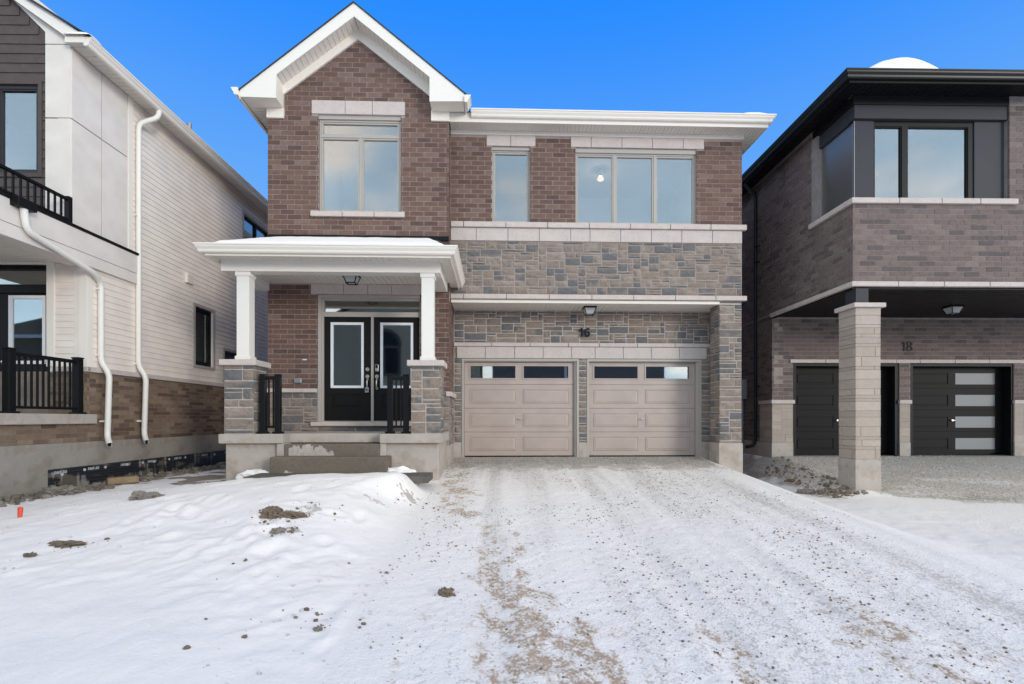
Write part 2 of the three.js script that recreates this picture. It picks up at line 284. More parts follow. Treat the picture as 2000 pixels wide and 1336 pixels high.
// the 300 that show largest become parts, the rest one mass
function flush(H, kind, tone) {
  const list = kind === 'brick' ? H.bricks : H.stones; if (!list.length) return;
  const eye = camera.position, size = (b) => { const p = V(...H.world(...b.pos)); return (b.seen ? 1 : 0.01) * (kind === 'brick' ? b.sx * b.L * b.sy * b.h : b.s[0] * b.s[1]) * Math.abs(Math.sin(b.ry) ? Math.abs(p.x - eye.x) / p.distanceTo(eye) : 1) / p.distanceToSquared(eye); };
  const ranked = [...list].sort((a, b) => size(b) - size(a)), near = ranked.slice(0, 300), rest = ranked.slice(300), G = {};
  const geos = (b) => (G[b.L + '_' + b.h] ??= brickGeo(b.L, b.h, 0.04));
  const q = new THREE.Quaternion(), e = new THREE.Euler();
  for (const b of near) {
    const o = kind === 'brick' ? new THREE.Mesh(geos(b)[b.g], TM[b.tone][b.t]) : new THREE.Mesh(b.lime ? limeGeo[b.g] : stoneGeo[b.g], b.lime ? limeMats[b.m] : stoneMats[b.m]);
    o.name = kind; shadowed(o); o.position.set(...b.pos); o.rotation.set(0, b.ry, b.rz ?? (b.flip ? Math.PI : 0), 'YXZ');
    if (kind === 'brick') o.scale.set(b.sx, b.sy, 1); else o.scale.set(...b.s);
    b.wall.add(o);
  }
  if (!rest.length) return;
  if (kind === 'brick') {
    const im = shadowed(new THREE.InstancedMesh(brickGeo(rest[0].L, rest[0].h, 0.04)[0], std([1, 1, 1], { map: grain, bumpMap: grainBump, bumpScale: 0.003, roughness: 0.92 }), rest.length)), m = new THREE.Matrix4();
    rest.forEach((b, i) => { e.set(0, b.ry, b.rz, 'YXZ'); q.setFromEuler(e); m.compose(V(...b.pos), q, V(b.sx, b.sy, 1)); im.setMatrixAt(i, m); im.setColorAt(i, new THREE.Color().setRGB(...T[b.tone][b.t])); });
    im.name = 'brick_courses'; im.userData.kind = 'stuff'; im.userData.label = 'further courses of the same brick'; im.position.copy(H.off); H.g.add(im);
  } else {
    const gs = rest.map((b) => { const g = (b.lime ? limeGeo[b.g] : stoneGeo[b.g]).clone(); e.set(0, b.ry, b.flip ? Math.PI : 0, 'YXZ'); q.setFromEuler(e); g.applyMatrix4(new THREE.Matrix4().compose(V(...b.pos), q, V(...b.s))); return [b.m, g]; });
    const mats = rest[0].lime ? limeMats : stoneMats, used = mats.map((m, i) => [m, gs.filter(([k]) => k === i).map(([, g]) => g.index ? g.toNonIndexed() : g)]).filter(([, l]) => l.length);
    const geo = mergeGeometries(used.map(([, l]) => mergeGeometries(l)), true);
    const o = H.part('stone_facing', geo, used.map(([m]) => m), 'further pieces of the same stone veneer', 'stuff'); void o;
  }
}

// strips of ribbed soffit: along = 'x' or 'z' is the direction in which they follow each other
function soffitStrips(x0, x1, z0, z1, y, along, pitch = 0.1, t = 0.012) {
  const l = [], a0 = along === 'x' ? x0 : z0, a1 = along === 'x' ? x1 : z1, n = Math.max(1, Math.round((a1 - a0) / pitch)), p = (a1 - a0) / n;
  for (let i = 0; i < n; i++) { const a = a0 + i * p + 0.005, b = a0 + (i + 1) * p - 0.005; l.push(along === 'x' ? box(a, b, y, y + t, z0, z1) : box(x0, x1, y, y + t, a, b)); }
  l.push(box(x0, x1, y + t - 0.002, y + t + 0.01, z0, z1));
  return merge(l);
}
const TURN = { front: new THREE.Matrix4(), right: new THREE.Matrix4().makeRotationY(Math.PI / 2), left: new THREE.Matrix4().makeRotationY(-Math.PI / 2) };
// a window drawn facing +z with its wall face at z = 0, then moved by m: lites [[x0,x1,y0,y1]...]
function windowPart(H, name, m, { x0, x1, y0, y1, lites, frame, glass, inset = 0.06, fw = 0.05, sash = 0.03, room = 2.2, roomMat = M.roomWall, label, sill }) {
  const w = H.group(name, label), A = (g) => g.applyMatrix4(m), z = -inset;
  const fr = [slab(rect(x0, x1, y0, y1), z - 0.09, z, lites.map(([a, b, c, d]) => [a, b, c, d]))];
  sub(w, 'frame', A(merge(fr)), frame);
  for (const [a, b, c, d] of lites) {
    sub(w, 'sash', A(slab(rect(a + 0.002, b - 0.002, c + 0.002, d - 0.002), z - 0.07, z - 0.012, [[a + sash, b - sash, c + sash, d - sash]])), frame);
    sub(w, 'pane', A(box(a + sash - 0.004, b - sash + 0.004, c + sash - 0.004, d - sash + 0.004, z - 0.042, z - 0.04)), glass);
  }
  const Z = z - 0.091, e = 0.25, X0 = x0 - e, X1 = x1 + e, Y0 = y0 - 0.5, Y1 = y1 + 0.12, B = Z - room;
  sub(w, 'room', A(quads([
    [[X0, Y0, B], [X1, Y0, B], [X1, Y1, B], [X0, Y1, B]], [[X0, Y0, Z], [X0, Y0, B], [X0, Y1, B], [X0, Y1, Z]], [[X1, Y0, B], [X1, Y0, Z], [X1, Y1, Z], [X1, Y1, B]], [[X0, Y1, B], [X1, Y1, B], [X1, Y1, Z], [X0, Y1, Z]], [[X0, Y0, Z], [X1, Y0, Z], [X1, Y0, B], [X0, Y0, B]],
    [[X0, Y0, Z], [X0, Y1, Z], [x0, Y1, Z], [x0, Y0, Z]], [[x1, Y0, Z], [x1, Y1, Z], [X1, Y1, Z], [X1, Y0, Z]], [[x0, y1, Z], [x0, Y1, Z], [x1, Y1, Z], [x1, y1, Z]], [[x0, Y0, Z], [x0, y0, Z], [x1, y0, Z], [x1, Y0, Z]]])), roomMat);
  return w;
}
const at = (x, y, z, face = 'front') => new THREE.Matrix4().makeTranslation(x, y, z).multiply(TURN[face]);
function stonesRow(H, parentGroup, name, xs, y0, y1, z0, z1, mat, r = 0.006) { for (let i = 0; i + 1 < xs.length; i++) sub(parentGroup, name, rbox(xs[i] + 0.004, xs[i + 1] - 0.004, y0, y1, z0, z1, r), mat); }
function lantern(x, y, z, label, turn = 0) {     // flush ceiling lantern: tapered black cage with glass
  const g = new THREE.Group(); g.name = numbered('ceiling_lantern'); g.position.set(x, y, z); g.rotation.y = turn; tag(g, label, 'lamp', 'ceiling lanterns'); scene.add(g);
  const a = 0.12, b = 0.075, h = 0.15;
  sub(g, 'canopy', rbox(-a - 0.01, a + 0.01, -0.03, 0, -a - 0.01, a + 0.01, 0.006), M.black);
  for (const [i, j] of [[-1, -1], [1, -1], [1, 1], [-1, 1]]) sub(g, 'bar', new THREE.TubeGeometry(new THREE.LineCurve3(V(i * a, -0.03, j * a), V(i * b, -h, j * b)), 1, 0.009, 5), M.black);
  sub(g, 'base_ring', merge([box(-b - 0.01, b + 0.01, -h - 0.012, -h, b - 0.012, b + 0.01), box(-b - 0.01, b + 0.01, -h - 0.012, -h, -b - 0.01, -b + 0.012), box(-b - 0.01, -b + 0.012, -h - 0.012, -h, -b, b), box(b - 0.012, b + 0.01, -h - 0.012, -h, -b, b)]), M.black);
  const q = (i, j, k, l) => [[i * a, -0.031, j * a], [k * a, -0.031, l * a], [k * b, -h, l * b], [i * b, -h, j * b]].map((p) => [p[0] * 0.97, p[1], p[2] * 0.97]);
  sub(g, 'glass', quads([q(-1, 1, 1, 1), q(1, 1, 1, -1), q(1, -1, -1, -1), q(-1, -1, -1, 1), [[-b, -h + 0.002, -b], [b, -h + 0.002, -b], [b, -h + 0.002, b], [-b, -h + 0.002, b]]]), M.lampGlass);
  return g;
}
const font = await new FontLoader().loadAsync('fonts/droid/droid_sans_regular.typeface.json');
const fontBold = await new FontLoader().loadAsync('fonts/droid/droid_sans_bold.typeface.json');
function text(s, size, depth, f = fontBold) { const g = new TextGeometry(s, { font: f, size, depth, curveSegments: 6 }); g.computeBoundingBox(); return boxUV(g); }
// ================================================================== the brick house, number 16
const A = building('brick_house', 'two-storey reddish-brown brick house with front gable, stone-faced double garage and number 16', [0, 0, 0], 0, [0.35, 0, -9.7]);
{
  const Dd = -9.7, Df = -10.05, Dg = -10.8, Dp = -8.3;
  // ---- walls (cores with real openings), bricks and stones in front of them
  const gableTop = (x) => 8.16 - 0.79 * Math.abs(x + 2.556);
  const gable = A.part('gable_wall', slab([[-4.238, -0.5], [-0.874, -0.5], [-0.874, gableTop(-0.874)], [-2.556, 8.16], [-4.238, gableTop(-4.238)]], Dd - 0.26, Dd - 0.006, [[-3.313, -1.77, 4.71, 6.55], [-3.322, -1.416, 0.79, 3.17]]), M.mortar);
  const gx = (v) => { const d = Math.abs(v) > 6.44 ? (v < 6.87 ? 1.36 : (7.95 - v) / 0.768) : 9; return [Math.max(-4.238, -2.563 - d), Math.min(-0.868, -2.563 + d)]; };
  brickField(A, gable, 'red', 'front', Dd, { u0: -4.238, u1: -0.868, v0: 3.37, v1: 7.93, lim: gx, holes: [[-3.313, -1.77, 4.72, 6.545], [-3.43, -1.69, 6.54, 6.80], [-3.445, -1.694, 4.62, 4.72]] });
  brickField(A, gable, 'red', 'front', Dd, { u0: -4.238, u1: -3.322, v0: 1.41, v1: 3.37, holes: [[-3.445, -3.3, 3.175, 3.37]] });
  brickField(A, gable, 'red', 'front', Dd, { u0: -1.416, u1: -0.868, v0: 1.36, v1: 3.37, holes: [[-1.45, -1.30, 3.175, 3.37]] });
  stoneField(A, gable, 'front', Dd, { u0: -4.238, u1: -3.322, v0: 0.60, v1: 1.325, seed: 3 });
  stoneField(A, gable, 'front', Dd, { u0: -1.416, u1: -0.868, v0: 0.60, v1: 1.26, seed: 4 });
  stoneField(A, gable, 'front', Dd, { u0: -3.322, u1: -1.416, v0: 0.605, v1: 0.70, seed: 5, mv: 0.1, mu: 0.1 });
  const ret = A.part('gable_return_wall', box(-1.1, -0.874, -0.5, 6.6, -10.84, -9.961), M.mortar);
  brickField(A, ret, 'red', 'right', -0.868, { u0: -10.8, u1: -9.7, v0: 1.36, v1: 3.12, phase: 0.1 });
  brickField(A, ret, 'red', 'right', -0.868, { u0: -10.05, u1: -9.7, v0: 3.28, v1: 6.44, phase: 0.1 });
  stoneField(A, ret, 'right', -0.868, { u0: -10.8, u1: -9.7, v0: 0.34, v1: 1.26, seed: 6 });
  A.part('ledge', rbox(-0.92, -0.81, 1.262, 1.352, -10.79, -9.64, 0.01), M.cast);
  A.part('ledge', rbox(-4.29, -3.326, 1.33, 1.405, -9.75, -9.64, 0.01), M.cast);
  A.part('foundation', merge([box(-1.0, -0.862, -0.5, 0.335, -10.79, -9.69), box(-0.86, -0.72, -0.5, 0.33, -10.9, -10.79)]), M.concrete);

  const upper = A.part('front_wall', slab(rect(-0.872, 4.92, 3.19, 6.5), Df - 0.26, Df - 0.006, [[-0.058, 0.692, 4.69, 6.19], [1.586, 4.009, 4.69, 6.195]]), M.mortar);
  brickField(A, upper, 'red', 'front', Df, { u0: -0.862, u1: 4.92, v0: 4.70, v1: 6.40, phase: 0.07, holes: [[-0.058, 0.692, 4.6, 6.19], [-0.169, 0.797, 6.185, 6.5], [1.586, 4.009, 4.6, 6.195], [1.49, 4.154, 6.19, 6.5]] });
  stoneField(A, upper, 'front', Df, { u0: -0.862, u1: 4.92, v0: 3.285, v1: 4.325, seed: 7 });
  const garage = A.part('garage_wall', slab(rect(-0.868, 4.92, -0.5, 3.16), Dg - 0.3, Dg - 0.006, [[-0.70, 1.776, -0.05, 2.11], [1.947, 4.404, -0.05, 2.11]]), M.stoneJoint);
  stoneField(A, garage, 'front', Dg, { u0: -0.86, u1: 4.92, v0: 2.445, v1: 3.11, seed: 12 });
  stoneField(A, garage, 'front', Dg, { u0: -0.86, u1: -0.70, v0: 0.335, v1: 2.35, seed: 9, mu: 0.05 });
  stoneField(A, garage, 'front', Dg, { u0: 1.776, u1: 1.947, v0: 0.335, v1: 2.12, seed: 10, mu: 0.055 });
  stoneField(A, garage, 'front', Dg, { u0: 4.404, u1: 4.92, v0: 0.335, v1: 2.35, seed: 11 });
  A.part('foundation', merge([box(1.776, 1.947, -0.5, 0.33, -10.9, -10.79), box(4.404, 4.92, -0.5, 0.33, -10.9, -10.79)]), M.concrete);
  A.part('garage_slab', box(-0.69, 4.4, -0.2, 0.03, -11.2, -10.84), M.concrete);
  // column of the garage porch
  const col = A.part('stone_column', box(4.472, 4.914, 0.3, 3.18, -10.496, Df - 0.008), M.stoneJoint);
  stoneField(A, col, 'front', Df, { u0: 4.464, u1: 4.92, v0: 0.355, v1: 3.18, seed: 14, mu: 0.05 });
  stoneField(A, col, 'left', 4.464, { u0: -10.5, u1: Df, v0: 0.355, v1: 3.18, seed: 15, mu: 0.05 });
  A.part('column_base', rbox(4.45, 4.935, -0.9, 0.352, -10.51, Df + 0.014, 0.01), M.concrete);
  // side and back walls
  A.part('side_wall', merge([box(-4.238, -4.0, -0.5, 6.6, -18, -9.961), box(4.68, 4.92, -0.5, 6.5, -18, -11.101), box(4.68, 4.92, 3.19, 6.5, -11.1, -10.312), box(-3.999, 4.679, -0.5, 6.5, -18, -17.76)]), TM.red[0]);
  // smooth stone bands, ledges, lintels and sills
  const band = A.group('stone_band');
  stonesRow(A, band, 'block', [-0.868, -0.369, 0.253, 0.868, 1.49, 1.87, 2.481, 3.095, 3.701, 4.319, 4.92], 4.33, 4.578, Df - 0.03, Df + 0.018, M.cast);
  stonesRow(A, band, 'ledge_stone', [-0.868, -0.62, 0.21, 1.03, 1.85, 2.66, 3.46, 4.27, 5.0], 4.582, 4.692, Df - 0.03, Df + 0.06, M.cast, 0.014);
  stonesRow(A, band, 'ledge_stone', [-0.868, -0.62, 0.22, 1.06, 1.90, 2.73, 3.56, 4.37, 5.0], 3.184, 3.278, Df - 0.03, Df + 0.06, M.cast, 0.01);
  stonesRow(A, band, 'ledge_stone', [-0.868, -0.074, 0.737, 1.548, 2.207, 3.018, 3.822, 4.62], 2.362, 2.442, Dg - 0.03, Dg + 0.05, M.cast, 0.01);
  stonesRow(A, band, 'block', [-0.80, -0.203, 0.412, 1.015, 1.617, 2.119, 2.721, 3.32, 3.928, 4.52], 2.115, 2.357, Dg - 0.03, Dg + 0.022, M.cast);
  const lint = A.group('lintel');
  stonesRow(A, lint, 'block', [-3.43, -2.807, -2.303, -1.69], 6.548, 6.80, Dd - 0.04, Dd + 0.014, M.cast);
  stonesRow(A, lint, 'block', [-0.169, 0.307, 0.797], 6.192, 6.40, Df - 0.04, Df + 0.014, M.cast);
  stonesRow(A, lint, 'block', [1.49, 1.895, 2.505, 3.115, 3.73, 4.154], 6.197, 6.40, Df - 0.04, Df + 0.014, M.cast);
  stonesRow(A, lint, 'block', [-3.445, -2.839, -2.387, -1.941, -1.301], 3.178, 3.362, Dd - 0.04, Dd + 0.014, M.cast);
  const sills = A.group('sill');
  stonesRow(A, sills, 'sill_stone', [-3.445, -2.855, -2.265, -1.694], 4.618, 4.718, Dd - 0.05, Dd + 0.05, M.cast, 0.012);
  sub(sills, 'door_sill', rbox(-3.431, -1.301, 0.705, 0.782, Dd - 0.05, Dd + 0.07, 0.01), M.cast);
  // ---- windows
  windowPart(A, 'window', at(0, 0, Dd), { x0: -3.303, x1: -1.78, y0: 4.722, y1: 6.47, lites: [[-3.268, -1.815, 6.18, 6.435], [-3.268, -2.555, 4.755, 6.145], [-2.515, -1.815, 4.755, 6.145]], frame: M.frameTaupe, glass: M.glassUp, label: 'gable window with a transom above two tall casements' });
  A.part('window_head', merge([box(-3.312, -1.771, 6.472, 6.546, Dd - 0.16, Dd - 0.03), box(-0.057, 0.691, 6.13, 6.189, Df - 0.16, Df - 0.03), box(1.587, 4.008, 6.11, 6.194, Df - 0.16, Df - 0.03)]), M.frameTaupe);
  windowPart(A, 'window', at(0, 0, Df), { x0: -0.056, x1: 0.69, y0: 4.694, y1: 6.128, lites: [[-0.026, 0.66, 4.72, 6.10]], frame: M.frameTaupe, glass: M.glassUp, label: 'single tall casement window' });
  windowPart(A, 'window', at(0, 0, Df), { x0: 1.588, x1: 4.007, y0: 4.694, y1: 6.108, lites: [[1.615, 2.35, 4.72, 6.08], [2.395, 3.16, 4.72, 6.08], [3.205, 3.98, 4.72, 6.08]], frame: M.frameTaupe, glass: M.glassUp, label: 'wide window of three lites with a lamp lit inside' });
  // ---- roof: rakes, returns, friezes, soffits, gutters
  const rake = [[-4.574, 6.625], [-3.94, 6.617], [-3.93, 7.045], [-2.548, 8.122], [-1.19, 7.055], [-1.19, 6.61], [-0.562, 6.625], [-0.562, 6.765], [-2.553, 8.362], [-4.574, 6.765]];
  A.part('rake_fascia', slab(rake, -9.38, -9.35), M.trimWhite);
  A.part('eave_return', slab([[-4.56, 6.635], [-3.944, 6.627], [-3.934, 7.04], [-4.56, 6.755]], -9.69, -9.381), M.trim); A.part('eave_return', slab([[-1.186, 6.62], [-0.57, 6.635], [-0.57, 6.755], [-1.186, 7.05]], -9.69, -9.381), M.trim);
  const rs = [];
  for (const s of [-1, 1]) { const n = 17; for (let i = 0; i < n; i++) { const a = i / n, b = (i + 0.93) / n, X = (t) => -2.55 + s * 1.39 * (1 - t), Y = (t) => mix(7.055, 8.125, t); rs.push(slab(s < 0 ? [[X(a), Y(a)], [X(b), Y(b)], [X(b), Y(b) + 0.02], [X(a), Y(a) + 0.02]] : [[X(b), Y(b)], [X(a), Y(a)], [X(a), Y(a) + 0.02], [X(b), Y(b) + 0.02]], -9.69, -9.379)); } rs.push(slab(s < 0 ? [[-3.95, 7.08], [-2.55, 8.155], [-2.55, 8.2], [-3.95, 7.12]] : [[-2.55, 8.155], [-1.16, 7.08], [-1.16, 7.12], [-2.55, 8.2]], -9.69, -9.379)); }
  A.part('rake_soffit', merge(rs), M.soffit, undefined, 'stuff');
  A.part('frieze', merge([slab([[-3.96, 6.87], [-2.563, 7.945], [-1.22, 6.905], [-1.22, 7.10], [-2.556, 8.15], [-3.96, 7.06]], -9.705, -9.665), box(-4.244, -3.934, 6.442, 6.632, -9.705, -9.66), box(-1.2, -0.855, 6.442, 6.632, -9.705, -9.66)]), M.trim);
  const rt = (x) => 8.382 - 0.80 * Math.abs(x + 2.556);
  A.part('gable_roof', slab([[-4.66, rt(-4.66)], [-4.66, rt(-4.66) - 0.02], [-2.556, 8.363], [-0.48, rt(-0.48) - 0.02], [-0.48, rt(-0.48)], [-2.556, 8.384]], -14, -9.33), M.shingle);
  // hip roof behind
  const e0 = 6.64, x0 = -4.6, x1 = 5.27, zf = -9.69, zb = -18.3, rh = e0 + 0.46 * (zf - zb) / 2, zr = (zf + zb) / 2, hx = (zf - zb) / 2;
  A.part('hip_roof', quads([[[x0, e0 + 0.129, zf - 0.28], [-0.86, e0 + 0.129, zf - 0.28], [x0 + hx, rh, zr]], [[-0.86, e0 + 0.129, zf - 0.28], [-0.86, e0, zf], [x0 + hx, rh, zr]], [[-0.86, e0, zf], [x1, e0, zf], [x1 - hx, rh, zr], [x0 + hx, rh, zr]], [[x1, e0, zf], [x1, e0, zb], [x1 - hx, rh, zr]], [[x1, e0, zb], [x0, e0, zb], [x0 + hx, rh, zr], [x1 - hx, rh, zr]], [[x0, e0, zb], [x0, e0 + 0.129, zf - 0.28], [x0 + hx, rh, zr]]]), M.shingle);
  A.part('soffit', merge([soffitStrips(-0.86, 5.25, -10.04, -9.715, 6.475, 'x', 0.075), soffitStrips(4.925, 5.25, -18, -10.045, 6.475, 'z', 0.1), soffitStrips(-4.565, -4.24, -18, -9.70, 6.63, 'z', 0.1)]), M.soffit, undefined, 'stuff');
  A.part('frieze', merge([box(-0.866, 4.95, 6.40, 6.473, Df - 0.02, Df + 0.03), box(4.922, 4.95, 6.40, 6.473, -18, Df - 0.02)]), M.trim);
  A.part('fascia', merge([box(-0.86, 5.27, 6.46, 6.64, -9.74, -9.714), box(5.25, 5.274, 6.46, 6.64, -18, -9.74), box(-4.595, -4.575, 6.6, 6.75, -18, -9.36), box(-0.558, -0.535, 6.6, 6.75, -9.73, -9.36)]), M.trim);
  const gut = A.group('gutter');
  sub(gut, 'trough', run(GUT, [-0.446, -9.714], [5.254, -9.714], [0, 1], 6.66, 0, 1), M.trim);
  sub(gut, 'trough', run(GUT, [5.274, -9.734], [5.274, -18], [1, 0], 6.66, 1, 0), M.trim);
  sub(gut, 'trough', run(GUT, [-4.595, -9.30], [-4.595, -18], [-1, 0], 6.765, 0, 0), M.trim);
  sub(gut, 'trough', run(GUT, [-0.556, -9.30], [-0.556, -9.60], [1, 0], 6.715, 0, 0), M.trim);
  // ---- recess above the garage doors
  A.part('garage_soffit', soffitStrips(-0.86, 4.92, -10.79, -10.08, 3.125, 'x', 0.1), M.soffit, undefined, 'stuff');
  A.part('recess_fascia', rbox(-0.86, 4.9, 3.118, 3.18, -10.09, -10.055, 0.006), M.trim);
  // ---- garage doors
  const gdoor = (a, b, ox0, ox1, label) => {
    const g = A.group('garage_door', label), z = -10.885;
    sub(g, 'jamb', slab(rect(ox0 + 0.004, ox1 - 0.004, -0.03, 2.106), -10.91, -10.828, [[a - 0.005, b + 0.005, -0.06, 2.045]].map(([p, q, r, s]) => [p, q, -0.029, s])), M.frameTaupe);
    sub(g, 'brick_mould', merge([box(ox0 + 0.003, ox0 + 0.045, 0.0, 2.105, -10.827, -10.79), box(ox1 - 0.045, ox1 - 0.003, 0.0, 2.105, -10.827, -10.79), box(ox0 + 0.046, ox1 - 0.046, 2.062, 2.105, -10.827, -10.79)]), M.frameTaupe);
    const ys = [0.055, 0.56, 1.065, 1.57, 2.04], w = b - a, m = 0.12, mid = 0.17;
    const xs = [[a + m, a + w / 2 - mid / 2], [a + w / 2 + mid / 2, b - m]];
    for (let i = 0; i < 4; i++) {
      const holes = i === 3 ? xs.map(([p, q]) => [p, q, 1.70, 1.965]) : [];
      sub(g, 'door_section', slab(rect(a, b, ys[i] + 0.003, ys[i + 1] - 0.003), z - 0.045, z, holes), M.garageTan);
      for (const [p, q] of xs) {
        if (i === 3) {
          sub(g, 'lite_frame', slab(rect(p - 0.025, q + 0.025, 1.675, 1.99), z, z + 0.014, [[p + 0.004, q - 0.004, 1.704, 1.961]]), M.garageTan);
          sub(g, 'pane', box(p, q, 1.70, 1.965, z - 0.022, z - 0.02), M.glassLow);
        } else {
          const c = ys[i] + 0.115, d = ys[i + 1] - 0.115, f = 0.03;
          const ring = (x0, x1, y0, y1, h, k) => [[x0, y0, h], [x1, y0, h], [x1, y1, h], [x0, y1, h]].map((v) => v) && [x0, x1, y0, y1, h, k];
          void ring;
          const q4 = (x0, x1, y0, y1, X0, X1, Y0, Y1, h0, h1) => [[[x0, y0, h0], [x1, y0, h0], [X1, Y0, h1], [X0, Y0, h1]], [[x1, y0, h0], [x1, y1, h0], [X1, Y1, h1], [X1, Y0, h1]], [[x1, y1, h0], [x0, y1, h0], [X0, Y1, h1], [X1, Y1, h1]], [[x0, y1, h0], [x0, y0, h0], [X0, Y0, h1], [X0, Y1, h1]]];
          const z0 = z + 0.001, z1 = z + 0.012, z2 = z + 0.004, z3 = z + 0.012, e = 0.012;
          const faces = [...q4(p - e, q + e, c - e, d + e, p, q, c, d, z0, z1), ...q4(p, q, c, d, p + e, q - e, c + e, d - e, z1, z2), ...q4(p + e, q - e, c + e, d - e, p + f + e, q - f - e, c + f + e, d - f - e, z2, z3), [[p + f + e, c + f + e, z3], [q - f - e, c + f + e, z3], [q - f - e, d - f - e, z3], [p + f + e, d - f - e, z3]]];
          sub(g, 'raised_panel', quads(faces), M.garageTan);
        }
      }
    }
    sub(g, 'bottom_seal', box(a, b, 0.028, 0.054, z - 0.05, z + 0.006), M.black);
    const hx = (a + b) / 2, hy = 0.835;
    sub(g, 'handle', merge([new THREE.CylinderGeometry(0.02, 0.02, 0.02, 12).rotateX(Math.PI / 2).translate(hx, hy, z + 0.012), new THREE.CapsuleGeometry(0.009, 0.075, 3, 8).rotateZ(Math.PI / 2).translate(hx, hy, z + 0.045), new THREE.CylinderGeometry(0.008, 0.008, 0.04, 8).rotateX(Math.PI / 2).translate(hx, hy, z + 0.03)]), M.metal);
    sub(g, 'interior', quads([[[a, 0, z - 1.5], [b, 0, z - 1.5], [b, 2.2, z - 1.5], [a, 2.2, z - 1.5]], [[a, 0, z - 0.06], [a, 0, z - 1.5], [a, 2.2, z - 1.5], [a, 2.2, z - 0.06]], [[b, 0, z - 1.5], [b, 0, z - 0.06], [b, 2.2, z - 0.06], [b, 2.2, z - 1.5]], [[a, 2.2, z - 1.5], [b, 2.2, z - 1.5], [b, 2.2, z - 0.06], [a, 2.2, z - 0.06]], [[a, 0, z - 0.06], [b, 0, z - 0.06], [b, 0, z - 1.5], [a, 0, z - 1.5]]]), M.roomWall);
  };
  gdoor(-0.642, 1.685, -0.70, 1.776, 'taupe garage door beside the entrance porch');
  gdoor(1.995, 4.293, 1.947, 4.404, 'taupe garage door beside the stone column');
  // ---- entrance: frame, transom, two leaves
  {
    const e = A.group('entrance_frame'), z = Dd - 0.05;
    sub(e, 'frame', slab(rect(-3.318, -1.42, 0.784, 3.166), z - 0.12, z, [[-3.224, -1.43, 2.855, 3.07], [-3.224, -2.34, 0.80, 2.765], [-2.295, -1.43, 0.80, 2.765]]), M.frameTaupe);
    sub(e, 'brick_mould', merge([box(-3.316, -3.262, 0.786, 3.166, z, z + 0.04), box(-3.26, -1.42, 3.11, 3.166, z, z + 0.04)]), M.frameTaupe);
    sub(e, 'transom_pane', box(-3.225, -1.429, 2.853, 3.072, z - 0.06, z - 0.057), M.glassLow);
    sub(e, 'hall', quads([[[-3.4, 0.6, -12.5], [-1.3, 0.6, -12.5], [-1.3, 3.3, -12.5], [-3.4, 3.3, -12.5]], [[-3.4, 0.6, -9.97], [-3.4, 0.6, -12.5], [-3.4, 3.3, -12.5], [-3.4, 3.3, -9.97]], [[-1.3, 0.6, -12.5], [-1.3, 0.6, -9.97], [-1.3, 3.3, -9.97], [-1.3, 3.3, -12.5]], [[-3.4, 3.3, -12.5], [-1.3, 3.3, -12.5], [-1.3, 3.3, -9.97], [-3.4, 3.3, -9.97]], [[-3.4, 0.6, -9.97], [-1.3, 0.6, -9.97], [-1.3, 0.6, -12.5], [-3.4, 0.6, -12.5]]]), M.roomWall);
    for (const [a, b, side] of [[-3.221, -2.344, 1], [-2.291, -1.433, -1]]) {
      const d = A.group('entrance_door', side > 0 ? 'black entrance door with a lockbox on its handle' : 'black entrance door with a keypad lock'), zf2 = z - 0.035, g0 = a + 0.12, g1 = b - 0.12 + (side > 0 ? -0.02 : 0.0);
      sub(d, 'leaf', slab(rect(a, b, 0.803, 2.761), zf2 - 0.045, zf2, [[g0 + 0.02, g1 - 0.02, 1.445, 2.64], [g0 + 0.035, g1 - 0.03, 1.033, 1.308]]), M.blackWood);
      sub(d, 'lite_frame', slab(rect(g0, g1, 1.422, 2.662), zf2 - 0.02, zf2 + 0.014, [[g0 + 0.045, g1 - 0.045, 1.468, 2.616]]), M.liteWhite);
      sub(d, 'pane', box(g0 + 0.04, g1 - 0.04, 1.46, 2.62, zf2 - 0.014, zf2 - 0.011), M.glassLow);
      const p0 = g0 + 0.036, p1 = g1 - 0.031;
      sub(d, 'raised_panel', merge([box(p0, p1, 1.034, 1.307, zf2 - 0.044, zf2 - 0.016), rbox(p0 + 0.045, p1 - 0.045, 1.08, 1.26, zf2 - 0.03, zf2 - 0.004, 0.01)]), M.blackWood);
      const hx = side > 0 ? -2.411 : -2.235, cyl = (r, h, y) => new THREE.CylinderGeometry(r, r, h, 16).rotateX(Math.PI / 2).translate(hx, y, zf2 + h / 2);
      if (side > 0) sub(d, 'deadbolt', merge([cyl(0.036, 0.022, 1.775), cyl(0.02, 0.034, 1.775)]), M.bronze);
      else { sub(d, 'keypad_lock', rbox(hx - 0.034, hx + 0.034, 1.735, 1.87, zf2, zf2 + 0.03, 0.012), M.bronze); sub(d, 'keypad', box(hx - 0.024, hx + 0.024, 1.80, 1.858, zf2 + 0.03, zf2 + 0.032), M.black); }
      sub(d, 'handle', merge([cyl(0.036, 0.024, 1.64), cyl(0.024, 0.05, 1.64), new THREE.TubeGeometry(new THREE.CatmullRomCurve3([V(hx, 1.585, zf2 + 0.005), V(hx, 1.57, zf2 + 0.045), V(hx, 1.50, zf2 + 0.06), V(hx, 1.43, zf2 + 0.045), V(hx, 1.415, zf2 + 0.003)]), 16, 0.012, 8), cyl(0.022, 0.012, 1.415), cyl(0.018, 0.014, 1.585)]), M.bronze);
    }
    sub(A.group('outlet_box'), 'cover', rbox(-3.748, -3.60, 1.50, 1.602, Dd, Dd + 0.05, 0.02), M.galv);
    A.part('door_tag', box(-3.593, -3.515, 1.935, 1.957, Dd + 0.01, Dd + 0.014), M.liteWhite);
  }
